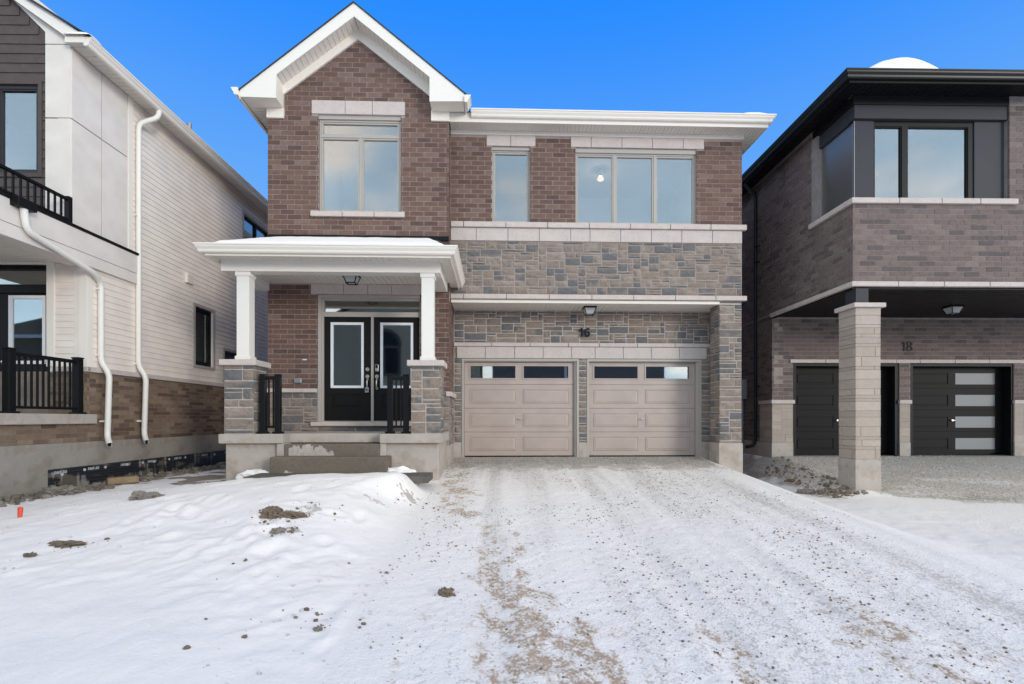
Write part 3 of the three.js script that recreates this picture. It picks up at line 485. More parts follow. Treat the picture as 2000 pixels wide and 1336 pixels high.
  // ---- porch
  {
    const plan = [[-4.377, 8.3], [-3.393, 8.3], [-3.393, 8.58], [-1.834, 8.58], [-1.834, 8.3], [-0.874, 8.3], [-0.874, 9.66], [-4.377, 9.66]];
    const deck = new THREE.ExtrudeGeometry(shapeOf(plan.map(([x, d]) => [x, d])), { depth: 0.125, bevelEnabled: true, bevelThickness: 0.014, bevelSize: 0.014, bevelSegments: 2 }).rotateX(-Math.PI / 2).translate(0, 0.459, 0);
    A.part('porch_deck', boxUV(deck), M.concrete);
    A.part('porch_base', rbox(-4.335, -3.46, -0.8, 0.447, -9.66, -8.385, 0.02), M.concrete); A.part('porch_base', rbox(-1.77, -0.915, -0.8, 0.447, -9.66, -8.385, 0.02), M.concrete);
    A.part('step_cheek', rbox(-3.50, -3.37, -0.3, 0.447, -8.7, -8.312, 0.02), M.concrete); A.part('step_cheek', rbox(-1.86, -1.755, -0.3, 0.447, -8.7, -8.312, 0.02), M.concrete);
    // steps: damp concrete with dry islands that have their own outline
    const wet = (seed, dry) => dataTex(512, 128, (u, v) => { const n = fbm(u * 22 + seed, v * 5 + seed, 4), m = fbm(u * 90, v * 20, 2), w = dry(u, v + (n - 0.5) * 0.3, n) ? 1 : 0, k = 0.85 + 0.3 * (m - 0.5) + 0.2 * (fbm(u * 6, v * 3 + seed, 3) - 0.5); return w ? [0.47 * k, 0.415 * k, 0.37 * k] : [0.168 * k, 0.136 * k, 0.108 * k]; }, true, false);
    const stepGeo = (x0, x1, y0, y1, z0, z1) => { const g = rbox(x0, x1, y0, y1, z0, z1, 0.02), p = g.attributes.position, uv = g.attributes.uv; for (let i = 0; i < p.count; i++) uv.setXY(i, (p.getX(i) - x0) / (x1 - x0), Math.min(0.99, Math.max(0.01, (p.getY(i) - (y1 - 0.25)) / 0.25))); return g; };
    const stepMat = (t) => new THREE.MeshStandardMaterial({ map: t, roughness: 0.7, bumpMap: grainBump, bumpScale: 0.002 });
    A.part('step', stepGeo(-3.375, -1.858, -0.3, 0.435, -8.62, -8.3), stepMat(wet(3, (u, v, n) => v < 0.9 && v > 0.1 && u > 0.05 + (v < 0.6 ? 0.03 : 0) && u < 0.42 + (0.9 - v) * 0.35 + (n - 0.5) * 0.3 || (u > 0.95 && v < 0.5))), 'middle concrete step, half of it damp and dark');
    A.part('step', stepGeo(-3.475, -1.67, -0.3, 0.25, -8.36, -8.0), stepMat(wet(8, (u, v, n) => ((u - 0.155) / 0.05) ** 2 + ((v - 0.28) / 0.33) ** 2 < 0.7 + n * 0.6 && v < 0.3 + n * 0.6)), 'lowest concrete step, damp and dark with one dry patch');
    // pillars
    for (const [a, b, seed] of [[-4.317, -3.847, 21], [-1.359, -0.869, 22]]) {
      const p = A.part('porch_pillar', box(a + 0.008, b - 0.008, 0.60, 1.69, Dp - 0.472, Dp - 0.008), M.stoneJoint);
      stoneField(A, p, 'front', Dp, { u0: a, u1: b, v0: 0.603, v1: 1.688, seed, mu: 0.06, mv: 0.062 });
      stoneField(A, p, 'right', b, { u0: Dp - 0.48, u1: Dp, v0: 0.603, v1: 1.688, seed: seed + 5, mu: 0.06, mv: 0.062 });
      if (a < -4) stoneField(A, p, 'left', a, { u0: Dp - 0.48, u1: Dp, v0: 0.603, v1: 1.688, seed: seed + 8, mu: 0.06, mv: 0.062, seen: false });
      A.part('pillar_cap', rbox(a - 0.055, b + 0.05, 1.69, 1.785, Dp - 0.53, Dp + 0.05, 0.012), M.cast);
      const c = (a + b) / 2 - (a < -4 ? 0.0 : -0.008), w = 0.1, zc = Dp - 0.23;
      A.part('porch_post', merge([rbox(c - w, c + w, 1.785, 3.225, zc - w, zc + w, 0.006), rbox(c - w - 0.022, c + w + 0.022, 1.786, 1.86, zc - w - 0.022, zc + w + 0.022, 0.012), rbox(c - w - 0.02, c + w + 0.02, 3.15, 3.224, zc - w - 0.02, zc + w + 0.02, 0.012)]), M.trimWhite);
    }
    A.part('porch_beam', merge([rbox(-4.418, -0.897, 3.225, 3.46, -8.62, -8.4, 0.006), rbox(-1.115, -0.897, 3.226, 3.458, -9.69, -8.621, 0.006), rbox(-4.418, -4.2, 3.226, 3.458, -9.69, -8.621, 0.006)]), M.trimWhite);
    A.part('porch_ceiling', soffitStrips(-4.2, -1.115, -9.69, -8.62, 3.365, 'x', 0.1), M.soffit, undefined, 'stuff');
    A.part('porch_soffit', merge([soffitStrips(-4.47, -0.71, -8.4, -8.075, 3.40, 'x', 0.1), soffitStrips(-0.895, -0.71, -10.03, -8.401, 3.40, 'z', 0.08), soffitStrips(-4.47, -4.42, -9.9, -8.401, 3.40, 'z', 0.08)]), M.soffit, undefined, 'stuff');
    A.part('porch_fascia', merge([rbox(-4.485, -0.695, 3.365, 3.52, -8.09, -8.066, 0.004), rbox(-0.72, -0.695, 3.366, 3.52, -10.03, -8.091, 0.004), rbox(-4.485, -4.46, 3.366, 3.52, -9.9, -8.091, 0.004)]), M.trim);
    const pg = A.group('porch_gutter');
    sub(pg, 'trough', run(GUT, [-4.485, -8.066], [-0.695, -8.066], [0, 1], 3.53, 1, 1), M.trim);
    sub(pg, 'trough', run(GUT, [-0.695, -8.066], [-0.695, -10.03], [1, 0], 3.53, 1, 0), M.trim);
    sub(pg, 'trough', run(GUT, [-4.485, -8.066], [-4.485, -9.9], [-1, 0], 3.53, 1, 0), M.trim);
    const E1 = [-4.05, 4.21, -9.69], F1 = [-1.08, 4.21, -9.69], a = [-4.52, 3.525, -8.02], b = [-0.66, 3.525, -8.02], c = [-0.66, 3.525, -10.03], d = [-4.52, 3.525, -9.9];
    A.part('porch_roof', quads([[a, b, F1, E1], [b, c, [-0.87, 3.8, -10.03], F1], [d, a, E1, [-4.24, 3.85, -9.9]]]), M.shingle);
    A.part('roof_flashing', merge([box(-4.236, -0.87, 4.19, 4.275, -9.7, -9.665)]), M.black);
  }
  // ---- porch railings
  for (const [l, r] of [[-3.75, -3.512], [-1.71, -1.452]]) {
    const g = A.group('porch_railing'), z = -8.42, w = 0.043;
    for (const x of [l, r]) { sub(g, 'post', rbox(x - w, x + w, 0.61, 1.545, z - w, z + w, 0.006), M.black); sub(g, 'post_cap', rbox(x - w - 0.006, x + w + 0.006, 1.546, 1.562, z - w - 0.006, z + w + 0.006, 0.004), M.black); sub(g, 'base_plate', rbox(x - 0.075, x + 0.075, 0.602, 0.635, z - 0.075, z + 0.075, 0.012), M.black); }
    sub(g, 'top_rail', rbox(l + w, r - w, 1.475, 1.53, z - 0.028, z + 0.028, 0.006), M.black);
    sub(g, 'bottom_rail', rbox(l + w, r - w, 0.69, 0.73, z - 0.018, z + 0.018, 0.004), M.black);
    for (const t of [0.38, 0.68]) { const x = mix(l, r, t); sub(g, 'baluster', box(x - 0.011, x + 0.011, 0.73, 1.475, z - 0.011, z + 0.011), M.black); }
  }
  // ---- house number
  { const n = A.group('house_number', 'black metal numerals reading 16'); sub(n, 'digit', text('1', 0.182, 0.012).translate(1.75, 2.572, Dg + 0.035), M.black); sub(n, 'digit', text('6', 0.182, 0.012).translate(1.875, 2.572, Dg + 0.035), M.black); }
  // lamp burning in the upstairs room, with its own light
  { const l = A.group('room_lamp', 'lit globe lamp seen through the wide window'); sub(l, 'lit_globe', new THREE.SphereGeometry(0.075, 20, 14).scale(1, 0.6, 1).translate(2.28, 6.02, -11.0), M.lampLit); sub(l, 'lamp_base', new THREE.CylinderGeometry(0.06, 0.06, 0.14, 16).translate(2.28, 6.14, -11.0), M.metal);
    const p = new THREE.PointLight(new THREE.Color().setRGB(1, 0.78, 0.52), 0.2); p.position.set(2.28, 6.02, -11.0); p.castShadow = true; p.name = 'room_lamp_light'; scene.add(p); }
  flush(A, 'brick', 'red'); flush(A, 'stone');
}
lantern(-2.51, 3.363, -9.05, 'small black lantern on the porch ceiling above the double doors');
lantern(1.93, 3.123, -10.42, 'black lantern hanging above the number 16 between the taupe garage doors');
{ // lockbox hanging from the left door pull
  const g = new THREE.Group(); g.name = numbered('lockbox'); g.position.set(-2.411, 1.33, -9.735); tag(g, 'small grey lockbox hanging from the door handle', 'lockbox'); scene.add(g);
  sub(g, 'case', rbox(-0.036, 0.036, 0, 0.075, 0, 0.035, 0.008), M.galv); sub(g, 'dial_window', box(-0.02, 0.02, 0.04, 0.062, 0.035, 0.037), M.black);
  sub(g, 'shackle', new THREE.TorusGeometry(0.024, 0.006, 6, 14, Math.PI).translate(0, 0.075, 0.018), M.metal);
}
single('concrete_pad', rbox(-3.62, -0.97, -0.10, 0.005, -8.05, -7.48, 0.012), M.padStone, 'dark flat concrete slab at the foot of the porch steps, half under snow', 'slab');
// ================================================================== the cream house on the left (frame: x = 0 is its side wall, z = -depth)
const Lh = building('cream_house', 'cream vinyl-sided house with black railings and tan brick base, cut by the frame edge', [-6.44, 0, 0], 0.9, [-2, 0, -8.1]);
{
  const FR = -8.141, UF = -7.849, END = -17;
  Lh.part('foundation', box(-0.3, 0.004, -1.0, 0.485, END, -4.6), M.foundation);
  const base = Lh.part('brick_base', merge([box(-0.25, -0.006, 0.486, 1.57, END, FR - 0.006), box(-0.25, -0.006, 0.486, 0.765, FR - 0.006, -4.6), box(-1.6, -0.25, 0.486, 1.57, FR - 0.25, FR - 0.006)]), M.mortarTan);
  const bk = { L: 0.232, h: 0.0615, j: 0.009 };
  brickField(Lh, base, 'tan', 'right', 0, { u0: -15, u1: FR, v0: 0.49, v1: 1.565, ...bk });
  brickField(Lh, base, 'tan', 'right', 0, { u0: FR, u1: -5.6, v0: 0.49, v1: 0.765, ...bk });
  brickField(Lh, base, 'tan', 'front', FR, { u0: -0.6, u1: 0, v0: 0.92, v1: 1.565, ...bk });
  const ledge = Lh.group('ledge');
  for (let z = -8.1, i = 0; z > -16; z -= 0.62, i++) sub(ledge, 'ledge_stone', rbox(-0.05, 0.045, 1.567, 1.645, z - 0.616, z, 0.008), M.cast);
  sub(ledge, 'ledge_stone', rbox(-0.5, 0.045, 1.568, 1.644, FR - 0.03, FR + 0.045, 0.008), M.cast);
  Lh.part('porch_slab', rbox(-2.2, 0.08, 0.762, 0.912, -8.244, -4.6, 0.012), M.concrete);
  // wall cores
  const holes = [[10.921, 11.597, 1.978, 3.206], [12.042, 12.9, 1.75, 2.425], [12.929, 14.4, 5.3, 5.95]];
  const core = slab([[-FR, 1.56], [-END, 1.56], [-END, 6.42], [-UF + 0.01, 6.42], [-UF + 0.01, 3.2], [-FR, 3.2]], -0.2, -0.012, holes).applyMatrix4(TURN.right);
  const wall = Lh.part('side_wall', core, M.siding);
  // siding boards, each its own piece, cut at the openings
  const PROF = [[0, 0], [0.013, 0], [0.0145, 0.006], [0.0135, 0.012], [0.004, 0.1], [0, 0.1]];
  const board = (parent, a, b, y, face, plane, mat = M.siding, prof = PROF) => sub(parent, 'siding_board', face === 'side' ? run(prof, [plane, a], [plane, b], [1, 0], y) : run(prof, [a, plane], [b, plane], [0, 1], y), mat);
  for (let y = 1.65; y < 6.36; y += 0.1) {
    let iv = [[-16.2, y < 3.19 ? FR - 0.1 : -9.105]];
    if (y > 3.1 && y < 3.3) iv = [[-16.2, -8.25]];
    for (const [a, b, c, d] of [[-11.66, -10.86, 1.91, 3.26], [-12.96, -11.98, 1.69, 2.48], [-14.46, -12.87, 5.24, 6.02]]) if (y + 0.06 > c && y + 0.04 < d) iv = iv.flatMap(([p, q]) => (b <= p || a >= q ? [[p, q]] : [[p, a], [b, q]].filter(([s, t]) => t - s > 0.05)));
    for (const [p, q] of iv) board(wall, q, p, y, 'side', -0.012);
  }
  // corner posts, casings and smooth panels
  Lh.part('corner_post', merge([rbox(-0.125, 0.012, 1.646, 3.3, FR - 0.02, FR + 0.014, 0.004), rbox(-0.03, 0.012, 1.646, 3.3, FR - 0.10, FR - 0.021, 0.004)]), M.trim);
  Lh.part('upper_trim', rbox(-0.02, 0.02, 3.74, 6.385, -9.104, -8.994, 0.004), M.trim);
  const cl = Lh.group('cladding');
  for (const [a, b, c, d] of [[-8.429, UF, 3.74, 5.32], [-8.992, -8.429, 3.74, 5.32], [-8.429, UF, 5.32, 6.385], [-8.992, -8.429, 5.32, 6.385]]) sub(cl, 'panel', rbox(-0.009, 0.004, c + 0.008, d - 0.008, a + 0.008, b - 0.008, 0.003), M.panelWhite);
  sub(cl, 'seam_strip', box(-0.0118, -0.0095, 3.74, 6.385, -8.99, UF - 0.004), M.seam); sub(cl, 'seam_strip', box(-0.37, -0.008, 3.74, 6.42, UF - 0.0155, UF - 0.0125), M.seam);
  for (const [c, d] of [[3.74, 5.32], [5.32, 6.42]]) sub(cl, 'panel', rbox(-0.375, -0.006, c + 0.008, d - 0.008, UF - 0.012, UF + 0.006, 0.003), M.panelWhite);
  sub(cl, 'panel', slab([[-0.375, 6.424], [0.0, 6.424], [0, 6.70], [-0.48, 7.075], [-1.7, 8.02], [-1.7, 7.93], [-0.375, 6.6]], UF - 0.012, UF + 0.006), M.panelWhite);
  // upper front wall with brown boards and black window
  Lh.part('gable_wall', slab([[-3.4, 3.75], [-0.2, 3.75], [-0.2, 6.5], [-1.8, 7.9], [-3.4, 7.9]], UF - 0.25, UF - 0.016, [[-1.9, -0.49, 4.5, 5.815]]), M.brownBoard);
  const front = Lh.group('brown_siding');
  for (let y = 3.30; y < 7.6; y += 0.142) { const x1 = y < 6.5 ? -0.377 : Math.max(-1.6, -0.377 - (y + 0.14 - 6.6) / 1.0); const iv = y > 4.4 && y < 5.84 ? [[-0.425, x1]] : [[-1.75, x1]]; for (const [p, q] of iv) if (q - p > 0.03) board(front, p, q, y, 'front', UF - 0.016, M.brownBoard, [[0, 0], [0.016, 0], [0.016, 0.006], [0.006, 0.139], [0, 0.139]]); }
  sub(front, 'casing', merge([box(-0.482, -0.426, 4.44, 5.88, UF - 0.016, UF + 0.008), box(-1.75, -0.483, 5.822, 5.88, UF - 0.016, UF + 0.008), box(-1.75, -0.483, 4.44, 4.50, UF - 0.016, UF + 0.008)]), M.brownBoard);
  windowPart(Lh, 'window', at(0, 0, UF), { x0: -1.88, x1: -0.486, y0: 4.503, y1: 5.818, lites: [[-1.84, -1.12, 4.55, 5.77], [-1.08, -0.526, 4.55, 5.77]], frame: M.charcoal, glass: M.glassUp, inset: 0.03, sash: 0.022, label: 'black-framed upper window in brown siding' });
  // eave: soffit, fascia, gutter, roof
  Lh.part('eave_soffit', soffitStrips(0.005, 0.27, END, -7.76, 6.39, 'z', 0.1), M.soffit, undefined, 'stuff');
  Lh.part('eave_fascia', merge([rbox(0.245, 0.27, 6.36, 6.5, END, -7.76, 0.003), rbox(0.0, 0.27, 6.372, 6.46, -7.757, -7.735, 0.003)]), M.trim);
  sub(Lh.group('gutter'), 'trough', run(GUT, [0.271, -7.74], [0.271, END], [1, 0], 6.46, 0, 0), M.trim);
  const rp = (x) => 6.475 + (0.36 - x) * 0.62;
  Lh.part('roof', quads([[[0.36, rp(0.36), -7.72], [0.36, rp(0.36), END], [-4, rp(-4), END], [-4, rp(-4), -7.72]], [[0.36, rp(0.36), -7.72], [-4, rp(-4), -7.72], [-4, rp(-4) - 0.1, -7.72], [0.36, rp(0.36) - 0.02, -7.72]], [[-4, rp(-4), -7.72], [-4, rp(-4), END], [-8, rp(0.36), END], [-8, rp(0.36), -7.72]]]), M.shingle);
  Lh.part('rake_board', slab([[0.02, 6.46], [0.30, 6.47], [-1.75, 8.0 - 0.18], [-1.75, 7.99 - 0.28]], -7.80, -7.76), M.trimWhite);
  Lh.part('vent_pipe', new THREE.CylinderGeometry(0.05, 0.05, 0.5, 14).translate(-0.5, 7.12, -11.55), M.galv);
  // porch roof edge, beam, ceiling
  Lh.part('porch_beam', merge([rbox(-0.25, 0.05, 3.195, 3.37, -9.22, -4.6, 0.006), rbox(-0.25, 0.055, 3.374, 3.69, -9.224, -4.6, 0.006)]), M.panelWhite);
  Lh.part('roof_edge', rbox(-2.2, 0.075, 3.692, 3.735, -9.228, -4.6, 0.006), M.black);
  Lh.part('porch_ceiling', soffitStrips(-2.2, -0.25, FR, -4.6, 3.25, 'z', 0.1), M.soffit, undefined, 'stuff');
  Lh.part('porch_column', rbox(-0.2, -0.02, 0.912, 3.25, -6.78, -6.6, 0.006), M.trim);
  // balcony railing
  { const g = Lh.group('balcony_railing'), x = -0.02;
    sub(g, 'post', rbox(x - 0.035, x + 0.035, 3.735, 4.14, -7.86, -7.79, 0.005), M.black);
    sub(g, 'top_rail', rbox(x - 0.025, x + 0.025, 4.075, 4.115, -7.79, -4.6, 0.004), M.black); sub(g, 'bottom_rail', rbox(x - 0.02, x + 0.02, 3.775, 3.81, -7.79, -4.6, 0.004), M.black);
    for (let z = -7.70; z < -4.7; z += 0.105) sub(g, 'baluster', box(x - 0.011, x + 0.011, 3.81, 4.075, z - 0.011, z + 0.011), M.black); }
  // porch railing
  { const g = Lh.group('porch_railing'), x = -0.01;
    for (const z of [-6.90, -7.98]) { sub(g, 'post', rbox(x - 0.048, x + 0.048, 0.915, 1.75, z - 0.05, z + 0.05, 0.006), M.black); sub(g, 'post_cap', rbox(x - 0.056, x + 0.056, 1.751, 1.77, z - 0.058, z + 0.058, 0.005), M.black); sub(g, 'base_plate', rbox(x - 0.08, x + 0.08, 0.912, 0.94, z - 0.08, z + 0.08, 0.01), M.black); }
    sub(g, 'top_rail', rbox(x - 0.03, x + 0.03, 1.675, 1.725, -7.93, -6.95, 0.006), M.black); sub(g, 'bottom_rail', rbox(x - 0.018, x + 0.018, 0.975, 1.012, -7.93, -6.95, 0.004), M.black);
    for (let i = 1; i <= 10; i++) { const z = mix(-7.93, -6.95, i / 11); sub(g, 'baluster', box(x - 0.011, x + 0.011, 1.012, 1.675, z - 0.011, z + 0.011), M.black); } }
  // door wall under the porch
  Lh.part('porch_wall', slab(rect(-2.2, -0.006, 1.57, 3.3), FR - 0.2, FR - 0.014, [[-1.6, -0.612, 1.5701, 3.27]]), M.siding);
  const ps = Lh.group('porch_siding');
  for (let y = 1.65; y < 3.2; y += 0.1) board(ps, -0.49, -0.126, y, 'front', FR - 0.014);
  Lh.part('door_casing', merge([rbox(-0.609, -0.491, 1.646, 3.34, FR - 0.014, FR + 0.016, 0.004), rbox(-2.2, -0.61, 3.222, 3.339, FR - 0.014, FR + 0.016, 0.004)]), M.trim);
  { const d = Lh.group('entrance_door', 'black door with white-edged glass behind the porch railing'), z = FR - 0.05;
    sub(d, 'frame', slab(rect(-1.75, -0.615, 0.92, 3.22), z - 0.1, z, [[-1.7, -0.66, 2.93, 3.17], [-1.7, -0.655, 0.93, 2.80]]), M.black);
    sub(d, 'transom_pane', box(-1.7, -0.66, 2.93, 3.17, z - 0.06, z - 0.057), M.glassLow);
    sub(d, 'leaf', slab(rect(-1.69, -0.66, 0.93, 2.795), z - 0.08, z - 0.03, [[-1.24, -0.72, 1.72, 2.72]]), M.blackWood);
    sub(d, 'lite_frame', slab(rect(-1.263, -0.695, 1.695, 2.763), z - 0.05, z - 0.018, [[-1.21, -0.745, 1.745, 2.712]]), M.liteWhite);
    sub(d, 'pane', box(-1.215, -0.74, 1.74, 2.717, z - 0.04, z - 0.037), M.glassLow);
    for (const y of [1.02, 1.27, 1.47]) sub(d, 'raised_panel', rbox(-1.26, -0.72, y, y + 0.17, z - 0.031, z - 0.02, 0.004), M.blackWood);
    sub(d, 'handle', merge([new THREE.SphereGeometry(0.035, 12, 10).translate(-1.30, 1.72, z + 0.02), new THREE.CylinderGeometry(0.03, 0.03, 0.03, 12).rotateX(Math.PI / 2).translate(-1.30, 1.86, z - 0.01), new THREE.CapsuleGeometry(0.013, 0.14, 3, 8).translate(-1.30, 1.58, z + 0.02)]), M.bronze);
    sub(d, 'hall', quads([[[-1.8, 0.6, z - 2], [-0.3, 0.6, z - 2], [-0.3, 3.3, z - 2], [-1.8, 3.3, z - 2]], [[-0.3, 0.6, z - 0.16], [-0.3, 0.6, z - 2], [-0.3, 3.3, z - 2], [-0.3, 3.3, z - 0.16]], [[-1.8, 3.3, z - 2], [-0.3, 3.3, z - 2], [-0.3, 3.3, z - 0.16], [-1.8, 3.3, z - 0.16]], [[-1.8, 0.6, z - 2], [-1.8, 0.6, z - 0.16], [-1.8, 3.3, z - 0.16], [-1.8, 3.3, z - 2]], [[-1.8, 0.6, z - 2], [-0.3, 0.6, z - 2], [-0.3, 0.6, z - 0.16], [-1.8, 0.6, z - 0.16]]]), M.roomWall); }
  // side windows: drawn facing +z, then turned to face +x (x along -z)
  const side = (d0, d1, y0, y1, lites, label, glass = M.glassUp, roomMat = M.roomWall) => { const m = at(0, 0, 0, 'right'); windowPart(Lh, 'window', m, { x0: d0, x1: d1, y0, y1, lites, frame: M.black, glass, inset: 0.05, fw: 0.04, sash: 0.02, room: 1.4, roomMat, label }); };
  side(10.925, 11.593, 1.982, 3.202, [[10.98, 11.54, 2.05, 3.14]], 'tall black side window near the vent', M.glassLow, M.roomWall);
  side(12.046, 12.896, 1.754, 2.421, [[12.09, 12.85, 1.80, 2.37]], 'small black side window behind the porch post', M.glassLow, M.roomWall);
  side(12.933, 14.396, 5.304, 5.946, [[12.99, 13.64, 5.36, 5.90], [13.70, 14.34, 5.36, 5.90]], 'black two-lite window under the far eave');
  const cas = (a, b, c, d) => slab([[a, c], [b, c], [b, d], [a, d]], -0.012, 0.012, [[a + 0.06, b - 0.06, c + 0.06, d - 0.06]]).applyMatrix4(TURN.right);
  Lh.part('window_casing', merge([cas(10.865, 11.655, 1.915, 3.265), cas(11.985, 12.955, 1.69, 2.485), cas(12.87, 14.456, 5.24, 6.01)]), M.frameTaupe);
  { const v = Lh.group('wall_vent', 'square white louvred vent'); sub(v, 'hood', rbox(0, 0.05, 3.60, 3.80, -10.80, -10.57, 0.008), M.panelWhite); for (let i = 0; i < 4; i++) sub(v, 'louvre', box(0.05, 0.062, 3.62 + i * 0.045, 3.645 + i * 0.045, -10.78, -10.59), M.trim); }
  // downspouts
  const ds = (pts, label, ys) => { const g = Lh.group('downspout', label); const tube = pipe(pts, 0.044, 0.1, 8); sub(g, 'pipe', tube, M.trimWhite); for (const [y, x, z] of ys) sub(g, 'strap', rbox(-0.012, x, y - 0.014, y + 0.014, z, z + 0.11, 0.003), M.trimWhite); return g; };
  ds([[0.30, 6.34, -9.35], [0.30, 6.20, -9.33], [0.045, 6.02, -9.20], [0.045, 1.76, -9.20], [0.16, 1.58, -9.22], [0.12, 0.56, -9.23], [0.24, 0.44, -9.12]], 'cream downspout running down from the eave gutter', [[1.80, 0.06, -9.25], [0.80, 0.11, -9.33], [4.4, 0.06, -9.25]]);
  const lb = ds([[0.11, 3.64, -6.97], [0.11, 3.34, -7.02], [0.10, 3.10, -8.15], [0.045, 3.0, -8.36], [0.045, 1.74, -8.36], [0.16, 1.56, -8.38], [0.12, 0.55, -8.39], [0.24, 0.43, -8.28]], 'cream downspout bent along the porch beam from the balcony', [[2.9, 0.06, -8.41], [1.85, 0.06, -8.41], [0.80, 0.11, -8.49]]);
  sub(lb, 'leader_box', rbox(0.05, 0.17, 3.61, 3.735, -7.11, -6.84, 0.008), M.black);
  for (const [z] of [[-9.12], [-8.28]]) sub(lb, 'outlet', box(0.236, 0.242, 0.405, 0.455, z - 0.028, z + 0.028), M.black);
  // black dimpled drainage membrane on the foundation with print, washers and mud
  const dimple = dataTex(256, 256, (u, v) => { const a = (u * 12) % 1 - 0.5, b = (v * 12) % 1 - 0.5, k = Math.max(0, 1 - (a * a + b * b) * 9); return [k, k, k]; });
  const membMap = dataTex(1024, 256, (u, v) => { const s = fbm(u * 160, v * 3, 3), m = fbm(u * 30, v * 12, 4), mud = ss(0.5, 0.62, m + (0.74 - v) * 0.5), sc = ss(0.60, 0.70, s) * ss(0.38, 0.55, m) * 0.6, k = 0.9 + 0.2 * (vn(u * 300, v * 80) - 0.5); return [mix(0.014, 0.13, mud) * k + sc * 0.25, mix(0.015, 0.105, mud) * k + sc * 0.25, mix(0.018, 0.08, mud) * k + sc * 0.24]; }, true, false);
  const mem = Lh.group('drainage_membrane', 'black dimpled foundation membrane with white print');
  const ms = rbox(0.006, 0.022, -0.9, 0.118, -15.5, -7.45, 0.004); { const p = ms.attributes.position, uv = ms.attributes.uv; for (let i = 0; i < p.count; i++) uv.setXY(i, (-7.45 - p.getZ(i)) / 8.05, Math.max(0.01, Math.min(0.99, (p.getY(i) + 0.45) / 0.57))); }
  const dim2 = dimple.clone(); dim2.repeat.set(28, 2); dim2.needsUpdate = true;
  sub(mem, 'sheet', ms, new THREE.MeshStandardMaterial({ map: membMap, bumpMap: dim2, bumpScale: 0.006, roughness: 0.5 }));
  for (const z of [-7.52, -8.12, -8.80, -9.46, -10.2, -11.1, -12.0]) sub(mem, 'lettering', text('DMX AG', 0.042, 0.001, fontBold).applyMatrix4(new THREE.Matrix4().makeShear(0, 0, 0.25, 0, 0, 0)).rotateY(Math.PI / 2).translate(0.024, 0.045, z), M.whitePrint);
  for (const [z, y] of [[-7.66, 0.03], [-8.06, 0.06], [-8.47, 0.06], [-8.95, 0.06], [-9.33, 0.06], [-9.62, 0.055], [-10.05, 0.065], [-10.55, 0.06], [-11.2, 0.06], [-11.6, 0.05], [-12.2, 0.06], [-9.9, -0.22]]) sub(mem, 'washer', new THREE.CylinderGeometry(0.02, 0.022, 0.012, 12).rotateZ(Math.PI / 2).translate(0.027, y, z), M.whitePrint);
  // plain far walls
  Lh.part('back_wall', merge([box(-8, -0.2, -0.9, 6.4, END - 0.2, END), box(-8, -7.8, -0.9, 6.4, END, -8.2), box(-7.8, -3.4, -0.9, 6.4, -8.3, -8.15), box(-7.8, -1.6, 6.4, 7.9, -8.3, -8.12)]), M.siding);
  flush(Lh, 'brick', 'tan');
}
